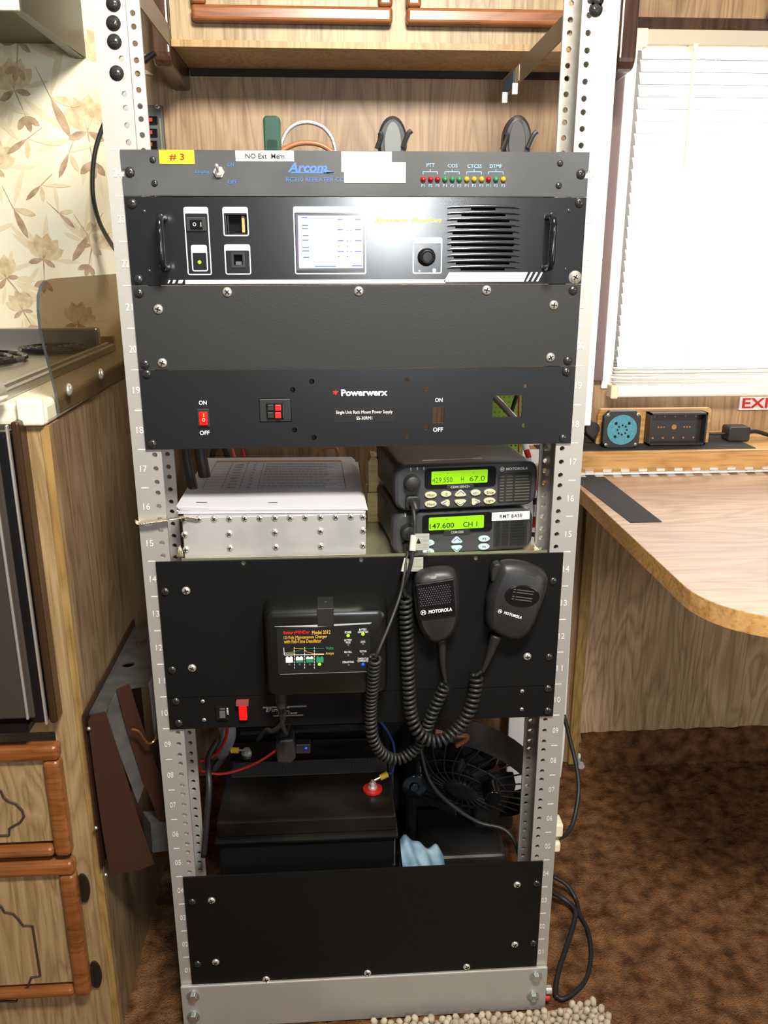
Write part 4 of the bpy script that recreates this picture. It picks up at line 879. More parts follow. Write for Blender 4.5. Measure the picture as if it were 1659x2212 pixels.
# ================================================================== MOBILE RADIOS
def radio(label, fl, z0, upper):
    """local frame: x right (mm), y back, z up from the front lower left corner"""
    t = thing('mobile_radio', label, 'radio', (fl[0], fl[1], z0), 'two-way mobile radios', rz=math.atan(.10))
    k = .001; Wd, Ht = 181, 58 if upper else 56
    def rr(x0, x1, z0_, z1, r, n=5): return [(a*k, b_*k) for a, b_ in rrect(x0, x1, z0_, z1, r, n)]
    bm = B(); loft(bm, [[Vector((x, y*k, z)) for x, z in rr(g, Wd-g, 0+g*.6, Ht-g*.6, r)] for y, g, r in ((0, 5, 12), (2.5, 1.5, 15), (8, 0, 16), (22, 1, 14), (26, 4, 8), (165, 4, 6))])
    build('case', bm, radio_grey, t, smooth='auto')
    def fb(name, m_, x0, x1, z0_, z1, y0, y1, r=2, par=t, bev=.0006, **kk):
        bm = B(); prism(bm, rr(x0, x1, z0_, z1, r, 4), y0*k, y1*k); return build(name, bm, m_, par, bevel=bev, **kk)
    # speaker side grille : slots
    fb('speaker_grille', plastic_bk, 129, 172, 6 if upper else 4, 43, -1.2, 3, 3)
    sl = B()
    for i in range(9):
        for (a, b_) in ((131, 136.5), (139, 147.5), (150, 169-(i > 6)*2)): 
            if i in (2, 5) and False: continue
            prism(sl, rr(a, b_, 8+i*3.8, 9.8+i*3.8, .8, 2), -.0022, -.001)
    build('grille_slots', sl, mat('slot_taupe', sr(78, 74, 68), .6) if upper else cavity, t)
    # display
    bz = fb('display_bezel', gloss_bk, 37, 126, 27.5, 53, -1.4, 3, 5)
    ld = fb('lcd_screen', lcd, 45, 115, 33, 49.5, -1.7, -1.3, 1.5, bz, 0)
    bm = B()
    if upper: put_text(bm, '429.550', .0585, -.0018, .0385, .025, .0062); put_text(bm, 'H', .0835, -.0018, .0385, .0035, .006); put_text(bm, '67.0', .102, -.0018, .0385, .019, .0062); put_text(bm, 'L', .065, -.0018, .0465, h=.002); put_text(bm, '|-|', .097, -.0018, .0465, h=.002)
    else: put_text(bm, '147.600', .0615, -.0018, .0385, .031, .0066, bold=.01); put_text(bm, 'CH 1', .0975, -.0018, .0385, .018, .0066, bold=.01); put_text(bm, 'H', .0675, -.0018, .0465, h=.002); put_text(bm, '|-|', .093, -.0018, .0465, h=.002)
    build('digits', bm, lcd_ink if upper else mat('dark_digits', sr(22, 48, 6), .5), ld)
    tb = fb('model_tab', plastic_bk, 64, 98, 26, 32, -2.2, 0, 2, bz)
    bm = B(); put_text(bm, 'CDM1550•LS+' if upper else 'CDM1250', .081, -.0023, .0292, .024 if upper else .016, .0028, bold=.01); build('lettering', bm, grey_ink, tb)
    # knob + plug
    cx_, cz_ = (.0205, .0375) if upper else (.0190, .0335)
    bm = B(); loft(bm, [[Vector((cx_+r_*math.cos(a), y_, cz_+r_*math.sin(a))) for a in [q*2*math.pi/24 for q in range(24)]] for r_, y_ in ((.0098, .002), (.0098, -.009), (.0088, -.012), (.006, -.0135), (.001, -.014))]); build('volume_knob', bm, rubber, t, smooth='auto')
    for j, x in enumerate((19, 27, 35) if upper else (15,)): fb('status_lamp', mat('lamp_clear', (.4, .4, .38), .2), x, x+1.6, 51.5, 56 if not upper else 55.5, -.4, 3, .7, bev=0)
    fb('microphone_socket', plastic_bk, 13, 31, 3, 21, -6, 4, 5, bev=.002)
    bm = B(); tube(bm, [(.024, -.016, .006), (.023, -.010, .011), (.022, -.003, .013)], lambda u: .003+.004*u, 12); build('plug_boot', bm, rubber, t, smooth=True)
    # keys
    ks = btn_y if upper else btn_b
    def key(cx, cz, a, b_, shape='o', name='key'):
        bm = B()
        if shape == 'o': pl_ = ell(cx*k, cz*k, a*k, b_*k, 24)
        else:
            ang = {'u': 0, 'l': 1, 'd': 2, 'r': 3}[shape]*math.pi/2
            base = [(-1, -.6), (-.6, -.85), (.6, -.85), (1, -.6), (.9, -.2), (.25, .85), (0, 1), (-.25, .85), (-.9, -.2)]
            pl_ = []
            for u, v in base:
                if shape in 'ud': uu, vv = u*a, v*b_*(1 if shape == 'u' else -1)
                else: uu, vv = v*a*(-1 if shape == 'l' else 1), u*b_
                pl_.append((cx*k+uu*k, cz*k+vv*k))
        prism(bm, pl_, -.0030, .001); o_ = build(name, bm, ks, t, bevel=.0005)
        if shape != 'o':
            bm = B(); q = {'u': [(-.6, -.15), (0, .65), (.6, -.15)], 'd': [(-.6, .15), (0, -.65), (.6, .15)], 'l': [(.15, .6), (-.65, 0), (.15, -.6)], 'r': [(-.15, .6), (.65, 0), (-.15, -.6)]}[shape]
            tube(bm, [(cx*k+u*a*k, -.0031, cz*k+v*b_*k) for u, v in q], .0005, 5, smooth=False); build('arrow', bm, blue_ink, o_)
        return o_
    def kt(o_, s_, cx, cz, w, h, m_=grey_dev): bm = B(); put_text(bm, s_, cx*k, -.0032, cz*k, w*k, h*k); build('lettering', bm, m_, o_)
    if upper:
        for s_, cx, cz in (('Mntr', 44.5, 20.5), ('Mon', 44.5, 9), ('Site', 118.5, 20.5), ('Light', 118.5, 9.5)): kt(key(cx, cz, 7.4, 3.9), s_, cx, cz, 9, 3.2)
        kt(key(63.5, 20.8, 6.5, 3.6), 'O', 63.5, 20.8, 3, 3, blue_ink); kt(key(100.5, 20.8, 6.3, 3.6), 'd/·', 100.5, 20.8, 6, 3, blue_ink)
        key(81.5, 20.8, 7.4, 4.6, 'u'); key(81.5, 8.8, 7.4, 4.6, 'd'); key(63, 9.2, 6, 4.3, 'l'); key(101, 9.2, 6, 4.3, 'r')
        bm = B(); put_text(bm, 'MOTOROLA', .152, -.0006, .0485, .028, .0034, bold=.03, shear=.15); build('lettering', bm, white_ink, t)
        bm = B(); put_text(bm, 'M', .1335, -.0006, .0485, .0028, .0026, bold=.03)
        A_ = [bm.verts.new((.1335+.0028*math.cos(a), -.0006, .0485+.0028*math.sin(a))) for a in [q*math.pi/12 for q in range(24)]]; C_ = [bm.verts.new((.1335+.0023*math.cos(a), -.0006, .0485+.0023*math.sin(a))) for a in [q*math.pi/12 for q in range(24)]]
        for i in range(24): bm.faces.new((A_[i], A_[(i+1) % 24], C_[(i+1) % 24], C_[i]))
        build('emblem', bm, white_ink, t)
        mk('case_label', mat('scratched_label', (.3, .3, .29), .4), lambda bm: (box(bm, .04, .115, .0265, .030, .0561, .0564)), t)
    else:
        for s_, cx, cz in (('P3', 116, 18.5), ('P4', 116, 8), ('P1', 45, 17), ('P2', 45, 5.5)): kt(key(cx, cz, 7.4, 3.9), s_, cx, cz, 4.5, 2.8)
        key(81, 18.5, 7.2, 4.6, 'u'); key(81, 7.5, 7.2, 4.6, 'd')
        lb_ = fb('label', tape_w, 125, 174, 41, 52, -1.9, -1.4, .3, bev=0, label='white label reading RMT BASE')
        bm = B(); put_text(bm, 'RMT BASE', .1497, -.0021, .0466, .029, .0046, bold=.01, space=1.15); build('lettering', bm, black_ink, lb_)
    return t
q = at(852, 1096, Y=.036)
r1 = radio('upper black two-way radio with cream keys and lime green display', (q.x, .036, 0), .7410, True)
q = at(848, 1190, Y=.040)
r2 = radio('lower black two-way radio with blue keys and RMT BASE label', (q.x, .040, 0), .6815, False)
mk('radio_bracket', black_pc, lambda bm: box(bm, r2.location.x+.010, r2.location.x+.165, r2.location.y+.04, .17, .7380, .7405), None)
tag(bpy.data.objects['radio_bracket'], 'black steel bracket between the two stacked radios', 'bracket')
# ================================================================== ALUMINIUM BOX + PAPERS
t = thing('aluminium_box', 'bare aluminium chassis box with rows of nickel screws under the papers', 'metal box', (-.104, .01, .686))
bx0, bx1, bz0, bz1, by0 = at(392, 1112, Y=.01).x, at(790, 1108, Y=.01).x, .6815, .748, .010
bx('case', alu_box, bx0, bx1, by0, .27, bz0, bz1, t, bevel=.0008)
for x, y in [(397+k*32.8, 1121.5-k*.5) for k in range(12)]+[(784, 1116)]+[(399, 1155), (495, 1153), (594, 1150), (692, 1147), (784, 1146), (402, 1187), (497, 1184), (596, 1182), (693, 1180), (785, 1178)]:
    p = at(min(x, 784), y, Y=by0); screw(t, p.x, p.z, by0, .0042, chrome)
adopt(t)
t = thing('paper_stack', 'stack of printed white pages with a table, lying on the metal box', 'papers', (-.105, .15, .749))
pc4 = [at(384, 1109, Z=.7495), at(789, 1107, Z=.7495), at(762, 986, Z=.7575), at(446, 988, Z=.7575)]
bm = B(); n_ = 14
for kx in range(7):
    j = [Vector((random.uniform(-.0018, .0018)+(.003 if kx == 3 else 0), random.uniform(-.0015, .0015), 0)) for _ in range(1)][0]
    zb = .7488+kx*.00118
    def zz(u, v, zb=zb, kx=kx): return zb+(.0015*kx/6)*math.sin(math.pi*u)*math.sin(math.pi*v)+(.0018*kx/6)*max(0, (.25-u)*4)*(1-v)
    G = [[None]*(n_+1) for _ in range(n_+1)]; G2 = [[None]*(n_+1) for _ in range(n_+1)]
    for i in range(n_+1):
        for jj in range(n_+1):
            u, v = i/n_, jj/n_; p = pc4[0].lerp(pc4[1], u).lerp(pc4[3].lerp(pc4[2], u), v)+j; p.z = zz(u, v)
            G[i][jj] = bm.verts.new(p); G2[i][jj] = bm.verts.new(p+Vector((0, 0, .0010)))
    for i in range(n_):
        for jj in range(n_): bm.faces.new((G2[i][jj], G2[i+1][jj], G2[i+1][jj+1], G2[i][jj+1])); bm.faces.new((G[i][jj], G[i][jj+1], G[i+1][jj+1], G[i+1][jj]))
    for i in range(n_):
        for (a, c) in (((i, 0), (i+1, 0)), ((i, n_), (i+1, n_)), ((0, i), (0, i+1)), ((n_, i), (n_, i+1))): bm.faces.new((G[a[0]][a[1]], G[c[0]][c[1]], G2[c[0]][c[1]], G2[a[0]][a[1]]))
build('sheets', bm, paper_m, t)
# printed table on the top sheet
def tp(u, v, h=.0004):
    p = pc4[0].lerp(pc4[1], u).lerp(pc4[3].lerp(pc4[2], u), v); p.z = .7488+6*.00118+.0010+.0015*math.sin(math.pi*u)*math.sin(math.pi*v)+.0018*max(0, (.25-u)*4)*(1-v)+h; return p
def strip(bm, u0, v0, u1, v1, mi=0, n=10):
    for i in range(n):
        a, c = u0+(u1-u0)*i/n, u0+(u1-u0)*(i+1)/n; bm.faces.new([bm.verts.new(tp(*q)) for q in ((a, v0), (c, v0), (c, v1), (a, v1))]).material_index = mi
ink = mat('print_grey', (.10, .10, .13), .7)
bm = B(); strip(bm, .085, .885, .915, .915, 1)
for v in (.30, .36, .42, .48, .54, .60, .66, .72, .78, .84, .885): strip(bm, .085, v-.0012, .915, v+.0012)
for u in (.085, .195, .30, .405, .915):
    for i in range(8): v0 = .30+.585*i/8; strip(bm, u-.0012, v0, u+.0012, v0+.585/8, n=1)
for r_ in range(9):
    v = .33+r_*.06
    for (a, c) in ((.222, .275), (.34, .36)): strip(bm, a, v-.006, c, v+.004, n=2)
    x = .42
    while x < .87-random.random()*.12: w_ = random.uniform(.01, .035); strip(bm, x, v-.004, x+w_, v+.003, n=1); x += w_+.006
    x = .42
    while x < .8: w_ = random.uniform(.01, .035); strip(bm, x, v+.016, x+w_, v+.022, n=1); x += w_+.006
strip(bm, .09, .06, .15, .068, n=2); strip(bm, .48, .06, .53, .068, n=2)
build('printed_table', bm, [ink, orange_bar], t); adopt(t)
# ground strap
t = thing('ground_strap', 'flat braided metal strap from left rail to metal box', 'strap', (-.25, 0, .75))
mk('braid', braid_m, lambda bm: (px_tube(bm, [(296, 1128, .03), (298, 1128, -.001), (302, 1131, -.006), (340, 1126, -.007), (372, 1121, -.004), (395, 1117, .004), (400, 1116, .006)], .0042, seg=10, flat=.3), px_tube(bm, [(396, 1117, .005), (412, 1119, .006), (427, 1122, .006)], .003, seg=8, flat=.4)), t, smooth=True)
adopt(t)
t = thing('ground_strap', 'frayed wire strap end at the lower left corner of the metal box', 'strap', (-.21, .01, .69))
mk('braid', braid_m, lambda bm: [px_tube(bm, [(392+dx, 1204, .006), (391+dx*.6, 1190, .006), (388, 1178, .008)], .0007, seg=5) for dx in (-10, -7, -4, -1, 2, 4)], t, smooth=True); adopt(t)
t = thing('ground_strap', 'twisted wire ends beside the lower radio at the right rail', 'strap', (.2, .01, .69))
mk('braid', braid_m, lambda bm: [px_tube(bm, [(1168+dx, 1192, .004), (1160+dx*.6, 1184, .006), (1152, 1172+dx, .01)], .0008, seg=5) for dx in (-10, -6, -3, 0, 2)], t, smooth=True); adopt(t)
# pine block behind papers
t = thing('wooden_block', 'pale pine block standing between papers and radios', 'wood block', tuple(at(806, 1060, Y=.20)))
a = at(795, 985, Y=.2); c = at(818, 1058, Y=.2)
mk('block', wood_block, lambda bm: prism(bm, [(a.x, c.z), (c.x, c.z), (c.x, a.z-.006), (c.x-.004, a.z), (a.x+.004, a.z), (a.x, a.z-.006)], .19, .23), t); adopt(t)
tag(bx('wooden_riser', wood_block, a.x-.002, c.x+.002, .185, .235, .6815, c.z-.0003), 'low wood riser under the pine block', 'wood block')
# wires behind the power supply (dark bundle), visible in the gap
def wire(name, label, pts, r, m_, cat='cable', **k):
    t = thing(name, label, cat, tuple(at(*pts[0][:2], Y=pts[0][2]))); mk('wire' if r < .003 else 'jacket', m_, lambda bm: px_tube(bm, pts, r), t, smooth=True); adopt(t); return t
wire('cable', 'thick black cable bundle dropping behind the papers, left side', [(400, 940, .13), (403, 985, .12), (412, 1030, .11), (418, 1060, .10)], .006, rubber)
wire('cable', 'black cable bundle leaning behind left edge of papers', [(428, 935, .16), (434, 985, .16), (442, 1030, .16), (444, 1060, .17)], .008, rubber)
wire('cable', 'black cable looping behind top edge of papers', [(455, 1010, .31), (462, 972, .30), (480, 962, .30), (492, 990, .31), (497, 1012, .31)], .004, rubber)
wire('wire', 'orange wire behind the papers', [(495, 940, .31), (503, 975, .31), (512, 1005, .31)], .0024, orange_wire, 'wire')
wire('wire', 'red wire behind the papers', [(518, 940, .31), (524, 972, .31), (532, 1005, .31)], .0022, red_wire, 'wire')
wire('cable', 'pale cable arching behind right part of papers', [(660, 1000, .31), (690, 972, .31), (725, 968, .31), (733, 1000, .31)], .0026, copper_in)
wire('cable', 'thick black cable behind the top of upper radio', [(850, 960, .2), (858, 978, .2), (900, 985, .2), (960, 975, .21), (990, 955, .22)], .009, rubber)
wire('cable', 'black cable rising behind the middle of upper radio', [(930, 940, .22), (938, 970, .22), (950, 1000, .22)], .007, rubber)
# lime perforated board behind the square cut-out
t = thing('perforated_board', 'lime green perforated board behind right end of power supply', 'board', (.2, .3, .75))
a = at(1062, 845, Y=.27); c = at(1128, 986, Y=.27)
o = bx('board', lime, a.x, c.x, .268, .271, c.z-.01, a.z, t)
bm = B(); x = a.x+.004
while x < c.x-.002:
    z = c.z-.006
    while z < a.z-.003: box(bm, x, x+.003, .26, .28, z, z+.003); z += .0072
    x += .0066
cut(o, bm)
adopt(t)
tag(bx('cable_shelf', white_pl, at(1040, 1000, Y=.36).x, at(1040, 1000, Y=.36).x+.10, .268, .36, c.z-.0135, c.z-.0103), 'white shelf edge under the lime board', 'shelf')
wire('cable', 'grey cable crossing the square cut-out', [(1062, 852, .2), (1085, 875, .2), (1112, 905, .2)], .0045, mat('grey_wire', sr(140, 140, 135), .4))
wire('wire', 'black wire crossing right side of square cut-out', [(1118, 850, .21), (1108, 880, .21), (1100, 910, .21)], .003, rubber, 'wire')
wire('wire', 'orange copper wire at right side of square cut-out', [(1122, 848, .22), (1121, 880, .22), (1121, 912, .22), (1121, 985, .22)], .0016, orange_wire, 'wire')
t = thing('striped_wire', 'red, white and black wire bundle right of the radios', 'wire', tuple(at(1140, 960, Y=.13)))
bm = B(); tube(bm, [at(x, y, Y=q) for x, y, q in ((1132, 955, .15), (1143, 990, .14), (1152, 1030, .13), (1158, 1090, .12), (1156, 1140, .11), (1152, 1180, .10))], .0042, 10)
bm.faces.ensure_lookup_table()
for i, f in enumerate(bm.faces): f.material_index = [0, 0, 1, 1, 0, 2][((i//10)//2) % 6]
build('bundle', bm, [white_pl, red_pl, rubber], t, smooth=True); adopt(t)
# ================================================================== BEHIND THE TOP OF THE RACK
def pr(name, m_, pts, Y, th, parent=None, **k):
    P_ = [at(x, y, Y=Y) for x, y in pts]; bm = B(); prism(bm, [(p.x, p.z) for p in P_], Y, Y+th); return build(name, bm, m_, parent, **k)
top = uz(24)-.002
t = thing('green_handset', 'dark green plastic device standing behind the controller', 'device', (at(587, 330, Y=.14).x, .14, top))
p = at(587, 252, Y=.14); mk('case', green_dev, lambda bm: (prism(bm, rrect(p.x-.0098, p.x+.0098, top, p.z, .005), .13, .155)), t, bevel=.002)
mk('button', mat('dark_green_key', sr(14, 44, 34), .25), lambda bm: prism(bm, rrect(p.x-.006, p.x+.006, p.z-.044, p.z-.026, .002), .1285, .1302), t); adopt(t)
t = thing('braided_loop', 'clear braided hose loop standing behind the controller', 'hose', (at(665, 330, Y=.16).x, .16, top))
mk('hose', silver_braid, lambda bm: px_tube(bm, [(606, 345, .16), (608, 310, .16), (625, 278, .16), (655, 264, .16), (690, 270, .16), (714, 292, .16), (724, 322, .16), (724, 345, .16)], .0026, seg=8), t, smooth=True); adopt(t)
t = thing('cable', 'brown cable arching low inside the braided hose loop', 'cable', (at(665, 330, Y=.15).x, .15, top))
mk('jacket', copper_in, lambda bm: px_tube(bm, [(590, 345, .15), (615, 322, .15), (650, 309, .15), (690, 312, .15), (720, 330, .15), (728, 345, .15)], .003, seg=8), t, smooth=True); adopt(t)
for (x, y, lab) in ((847, 252, 'oval black microphone clip with grey centre behind the controller, middle'), (1117, 250, 'oval black microphone clip behind the controller near right rail')):
    t = thing('microphone_clip', lab, 'clip', (at(x, 330, Y=.16).x, .16, top), 'black clips behind the controller'); p = at(x, y, Y=.16)
    hh = p.z-top
    mk('shell', rubber, lambda bm: loft(bm, [[Vector((p.x+s_*a_, yy, z_)) for a_, z_ in ell(0, top+hh*.48, .0145, hh*.52, 28)] if False else [Vector((p.x+a_*s_, yy, top+hh*.5+(z_-top-hh*.5)*s_)) for a_, z_ in ell(0, top+hh*.5, .0175, hh*.5, 28)] for yy, s_ in ((.150, .85), (.153, 1), (.166, 1), (.170, .85))]), t, smooth='auto')
    mk('pad', mat('clip_grey', sr(96, 100, 102), .45) if x < 1000 else mat('clip_dark', sr(52, 53, 54), .5), lambda bm: prism(bm, ell(p.x+(.0 if x < 1000 else -.001), top+hh*.46, .0105, hh*.42, 24), .1475, .1502), t, bevel=.001)
    mk('foot', rubber, lambda bm: (box(bm, p.x-.019, p.x+.019, .145, .175, top, top+.012), tube(bm, [(p.x-.019, .148, top+.02), (p.x-.014, .146, top+.034), (p.x-.016, .146, top+.038)], .003, 8), tube(bm, [(p.x+.012, .148, top+.022), (p.x+.018, .146, top+.036), (p.x+.022, .146, top+.040)], .003, 8)), t, bevel=.002); adopt(t)
# bracket arms from rear flange to the wall cupboard
for sg, ya, yb, lab in ((1, .077, .46, 'flat metal arm running back from the right rail under the cupboard'), (-1, .077, .30, 'short flat metal arm behind the top of the left rail')):
    t = thing('support_arm', lab, 'bracket', (sg*.235, .1, 1.27), 'support arms')
    bm = B(); zt0 = 1.296 if sg > 0 else 1.33
    q0, q1 = (1.272, 1.262) if sg > 0 else (1.30, 1.30)
    v = [(sg*.233, ya, zt0), (sg*.233, yb, zt0-.006), (sg*.233, yb, q1), (sg*.233, ya, q0)]
    A_ = [bm.verts.new(p) for p in v]; C_ = [bm.verts.new((p[0]+sg*.002, p[1], p[2])) for p in v]; bm.faces.new(A_); bm.faces.new(C_[::-1])
    for i in range(4): j = (i+1) % 4; bm.faces.new((A_[i], A_[j], C_[j], C_[i]))
    mat('arm_grey', sr(128, 116, 100), .45, .3)
    build('arm', bm, mat('arm_grey', (.3, .3, .3), .35, .6), t)
    if sg > 0:
        bx('blue_sticker', mat('blue_sticker', sr(70, 90, 130), .5), .2322, .2329, .36, .44, 1.268, 1.286, t, label='blue and cream sticker')
        bx('cream_sticker', mat('cream_sticker', sr(190, 180, 150), .5), .2322, .2329, .325, .352, 1.268, 1.288, t)
        for y_ in (.33, .40): bx('cable_clip', clearpl, .225, .2325, y_, y_+.004, 1.252, 1.266, t)
    adopt(t)
wire('cable', 'short black rubber rod behind the top left rail', [(310, 132, .3), (335, 113, .3)], .0042, rubber)
wire('cable', 'black cable curving on the floral wallpaper left of the rack', [(250, 540, .45), (236, 520, .5), (215, 480, .55), (202, 430, .58), (200, 380, .585), (205, 330, .585), (216, 290, .585), (230, 255, .585)], .0036, rubber)
# fuse block
t = thing('fuse_block', 'grey panel of red lit rocker switches on the wall behind left rail', 'switch panel', (-.31, .59, 1.2))
a, c = at(305, 226, Y=.585), at(357, 335, Y=.585)
bx('plate', grey_dev, a.x-.02, c.x, .588, WD-.0005, c.z-.03, a.z, t, bevel=.002)
bx('side_wire_channel', mat('channel', sr(130, 125, 110), .5), at(344, 260, Y=.585).x, at(348, 260, Y=.585).x, .583, .588, c.z-.03, a.z-.02, t)
for y in (259, 286, 312):
    p0_ = at(316, y-8, Y=.585); p1_ = at(341, y+9, Y=.585); o = bx('switch', gloss_bk, p0_.x, p1_.x, .582, .588, p1_.z, p0_.z, t, bevel=.001)
    p2_ = at(329, y+2, Y=.58); bx('lit_part', mat('dim_red', sr(190, 60, 50), .3, emit=.1), p0_.x+.001, p2_.x, .5795, .582, p1_.z+.003, p0_.z-.003, o)
p = at(340, 231, Y=.588); screw(t, p.x, p.z, .588, .004, chrome); adopt(t)
# white strip behind right rail and white board lower
t = thing('white_trim_strip', 'narrow white plastic strip behind upper right rail', 'strip', (.29, .1, .834)); bx('strip', white_pl, .2615, .2920, .088, .102, .834, 1.42, t, bevel=.001); adopt(t)
t = thing('white_board', 'white rounded board leaning behind the lower right rail', 'board', (.37, .49, 0))
bm = B(); prism(bm, [(.30, .72), (.30, .04), (.312, .015), (.34, .0), (.385, .0), (.400, .012), (.411, .04), (.414, .10), (at(1240, 1190, Y=.49).x, .72)], .49, .50); build('panel', bm, white_pl, t, bevel=.002); adopt(t)
# ================================================================== BATTERY, FAN, WIRES
tag(bx('battery_shelf', black_flat, -.2245, .2245, .015, .46, .050, .068), 'black shelf board carrying battery and fan', 'shelf')
t = thing('battery', 'large black deep cycle battery at the bottom of the rack', 'battery', (-.08, .16, .068))
b0, b1 = -.204, .048
mk('case', gloss_bk, lambda bm: box(bm, b0+.004, b1-.004, .046, .245, .0685, .268), t, bevel=.004)
mk('lid', mottle(mat('battery_lid', (.006, .006, .006), .3, spec=.3), (.004, .004, .004), (.014, .013, .011), (1, 1, 1), 12), lambda bm: (box(bm, b0, b1, .040, .250, .266, .274), box(bm, b0+.003, b1-.003, .048, .247, .274, .299)), t, bevel=.003)
mk('carry_strap', mat('webbing', (.03, .03, .033), .8), lambda bm: (box(bm, b0+.012, b1-.006, .150, .185, .2992, .3015), box(bm, b1-.008, b1+.001, .150, .185, .25, .3015), [box(bm, b0+.012+i*.004, b0+.0135+i*.004, .150, .185, .3015, .302) for i in range(55)]), t)
p = at(805, 1705, Z=.30)
te = mk('terminal', red_pl, lambda bm: cyl(bm, (p.x, p.y, .299), .014, .003, 'Z', 28), t, smooth='auto')
mk('terminal_bolt', chrome, lambda bm: (cyl(bm, (p.x, p.y, .302), .007, .003, 'Z', 20), cyl(bm, (p.x, p.y, .305), .0055, .006, 'Z', 6), cyl(bm, (p.x, p.y, .311), .0028, .004, 'Z', 10)), te, bevel=.0005)
p2 = at(533, 1632, Z=.30)
te = mk('terminal', gloss_bk, lambda bm: cyl(bm, (p2.x, p2.y, .299), .014, .003, 'Z', 28), t, smooth='auto')
mk('terminal_bolt', mat('oxidised_zinc', (.6, .62, .6), .4, .7), lambda bm: (cyl(bm, (p2.x, p2.y, .302), .008, .003, 'Z', 20), cyl(bm, (p2.x, p2.y, .305), .006, .006, 'Z', 6)), te)
adopt(t)
def lug(pt_, d, label, wirepts, wm, wlabel):
    t = thing('ring_terminal', label, 'ring terminal', tuple(pt_)); d = Vector(d).normalized()
    q = Vector(pt_)
    bm = B(); tube(bm, [q+d*.012, q+d*.024], .0046, 12, smooth=False); build('sleeve', bm, yellow_pl, t, smooth='auto')
    bm = B(); tube(bm, [q+d*.003, q+d*.012], .003, 10, smooth=False, flat=.6); build('tongue', bm, chrome, t, smooth='auto')
    bm = B(); tube(bm, [q+d*.023]+wirepts, .0018, 8); build('wire', bm, wm, t, smooth=True, label=wlabel); adopt(t)
lug((p.x, p.y, .3135), (.9, .3, .25), 'yellow crimped lug with blue wire on right battery terminal', [at(848, 1665, Y=.14), at(852, 1620, Y=.13), at(840, 1585, Y=.12), at(815, 1550, Y=.10)], blue_wire, 'thin blue wire')
lug((p2.x, p2.y, .309), (-1, .05, .02), 'yellow crimped lug on left battery terminal', [at(478, 1634, Y=.22), at(462, 1650, Y=.2), at(452, 1680, Y=.16)], rubber, 'black wire')
wire('wire', 'bright red wire curving over the battery lid', [(595, 1622, .16), (560, 1645, .13), (520, 1662, .11), (475, 1672, .10), (435, 1665, .10), (428, 1655, .11)], .0022, red_wire, 'wire')
wire('wire', 'red wire dropping from the power unit at left', [(492, 1560, .10), (487, 1595, .11), (470, 1625, .12), (448, 1640, .12), (430, 1645, .12)], .0022, red_wire, 'wire')
wire('cable', 'black cable bundle down the left inside of the rack', [(470, 1600, .11), (450, 1640, .09), (452, 1700, .06), (446, 1780, .05), (440, 1850, .045)], .0042, rubber)
tag(mk('plastic_bag', mat('grey_translucent', (.22, .23, .26), .3), lambda bm: px_tube(bm, [(487, 1555, .20), (492, 1590, .2), (480, 1625, .22), (462, 1655, .25)], lambda u: .014-.005*u, seg=14)), 'crumpled grey plastic bag behind the left rail', 'bag')
# hanging adapter
t = thing('power_adapter', 'black plug adapter hanging below the power unit', 'adapter', tuple(at(620, 1600, Y=.04)))
mk('block', plastic_bk, lambda bm: (prism(bm, [(q.x, q.z) for q in [at(x, y, Y=.03) for x, y in ((604, 1590), (634, 1588), (640, 1630), (628, 1642), (600, 1640), (596, 1605))]], .02, .05)), t, bevel=.003)
mk('cord', rubber, lambda bm: (px_tube(bm, [(615, 1592, .035), (612, 1570, .03), (600, 1552, .02), (598, 1545, .01)], .003), px_tube(bm, [(618, 1590, .04), (628, 1560, .03), (650, 1552, .03), (660, 1545, .02)], .0025)), t, smooth=True)
p = at(661, 1617, Y=.035)
mk('lamp_end', plastic_bk, lambda bm: box(bm, p.x-.014, p.x+.006, .036, .05, p.z-.009, p.z+.006), t, bevel=.002)
mk('status_led', led_b, lambda bm: dome(bm, (p.x, .036, p.z), .0016, .0015, 10, 3), t, smooth=True); adopt(t)
# second dark case behind battery with ridges; rear block added to hide lit wall
t = thing('rear_equipment_box', 'black ribbed equipment case behind the battery, with added dark backing', 'equipment case', (-.04, .36, .068))
mk('case', gloss_bk, lambda bm: box(bm, -.20, .04, .270, .36, .0685, .33), t, bevel=.004); bx('dark_backing', plastic_bk, -.18, .20, .3605, .45, .0685, .44, t, bevel=.004); mk('ridge', plastic_bk, lambda bm: [box(bm, -.19, .035, .265, .2698, z_, z_+.006) for z_ in (.30, .315)], t); adopt(t)
# fan
fc = at(990, 1680, Y=.26); FR = .118
t = thing('fan', 'black round turbo fan behind the coiled cords in lower right', 'fan', (fc.x, .26, .068))
TI = Matrix.Translation((fc.x+.012, .26, fc.z+.01)) @ Matrix.Rotation(math.radians(-24), 4, 'Z') @ Matrix.Rotation(math.radians(28), 4, 'X')
def ringM(r_, y_, n=40): return [TI @ Vector((r_*math.cos(a), y_, r_*math.sin(a))) for a in [q*2*math.pi/n for q in range(n)]]
mk('housing', plastic_bk, lambda bm: loft(bm, [ringM(FR-.003, .03), ringM(FR+.002, .0), ringM(FR+.002, -.012), ringM(FR-.002, -.016), ringM(FR-.007, -.012), ringM(FR-.008, .028)], cap=False), t, smooth='auto')
def fribs(bm):
    for i in range(26):
        a = i*2*math.pi/26; tube(bm, [TI @ Vector((r_*math.cos(a+.5*(1-r_/FR)), y_, r_*math.sin(a+.5*(1-r_/FR)))) for r_, y_ in ((FR-.006, -.012), (.07, -.026), (.05, -.032), (.028, -.034))], .0014, 5, n=4)
    for r_, y_ in ((.075, -.0235), (.052, -.032)): tube(bm, ringM(r_, y_)+ringM(r_, y_)[:1], .0012, 5, smooth=False)
    loft(bm, [ringM(.03, -.030), ringM(.028, -.036), ringM(.018, -.038)])
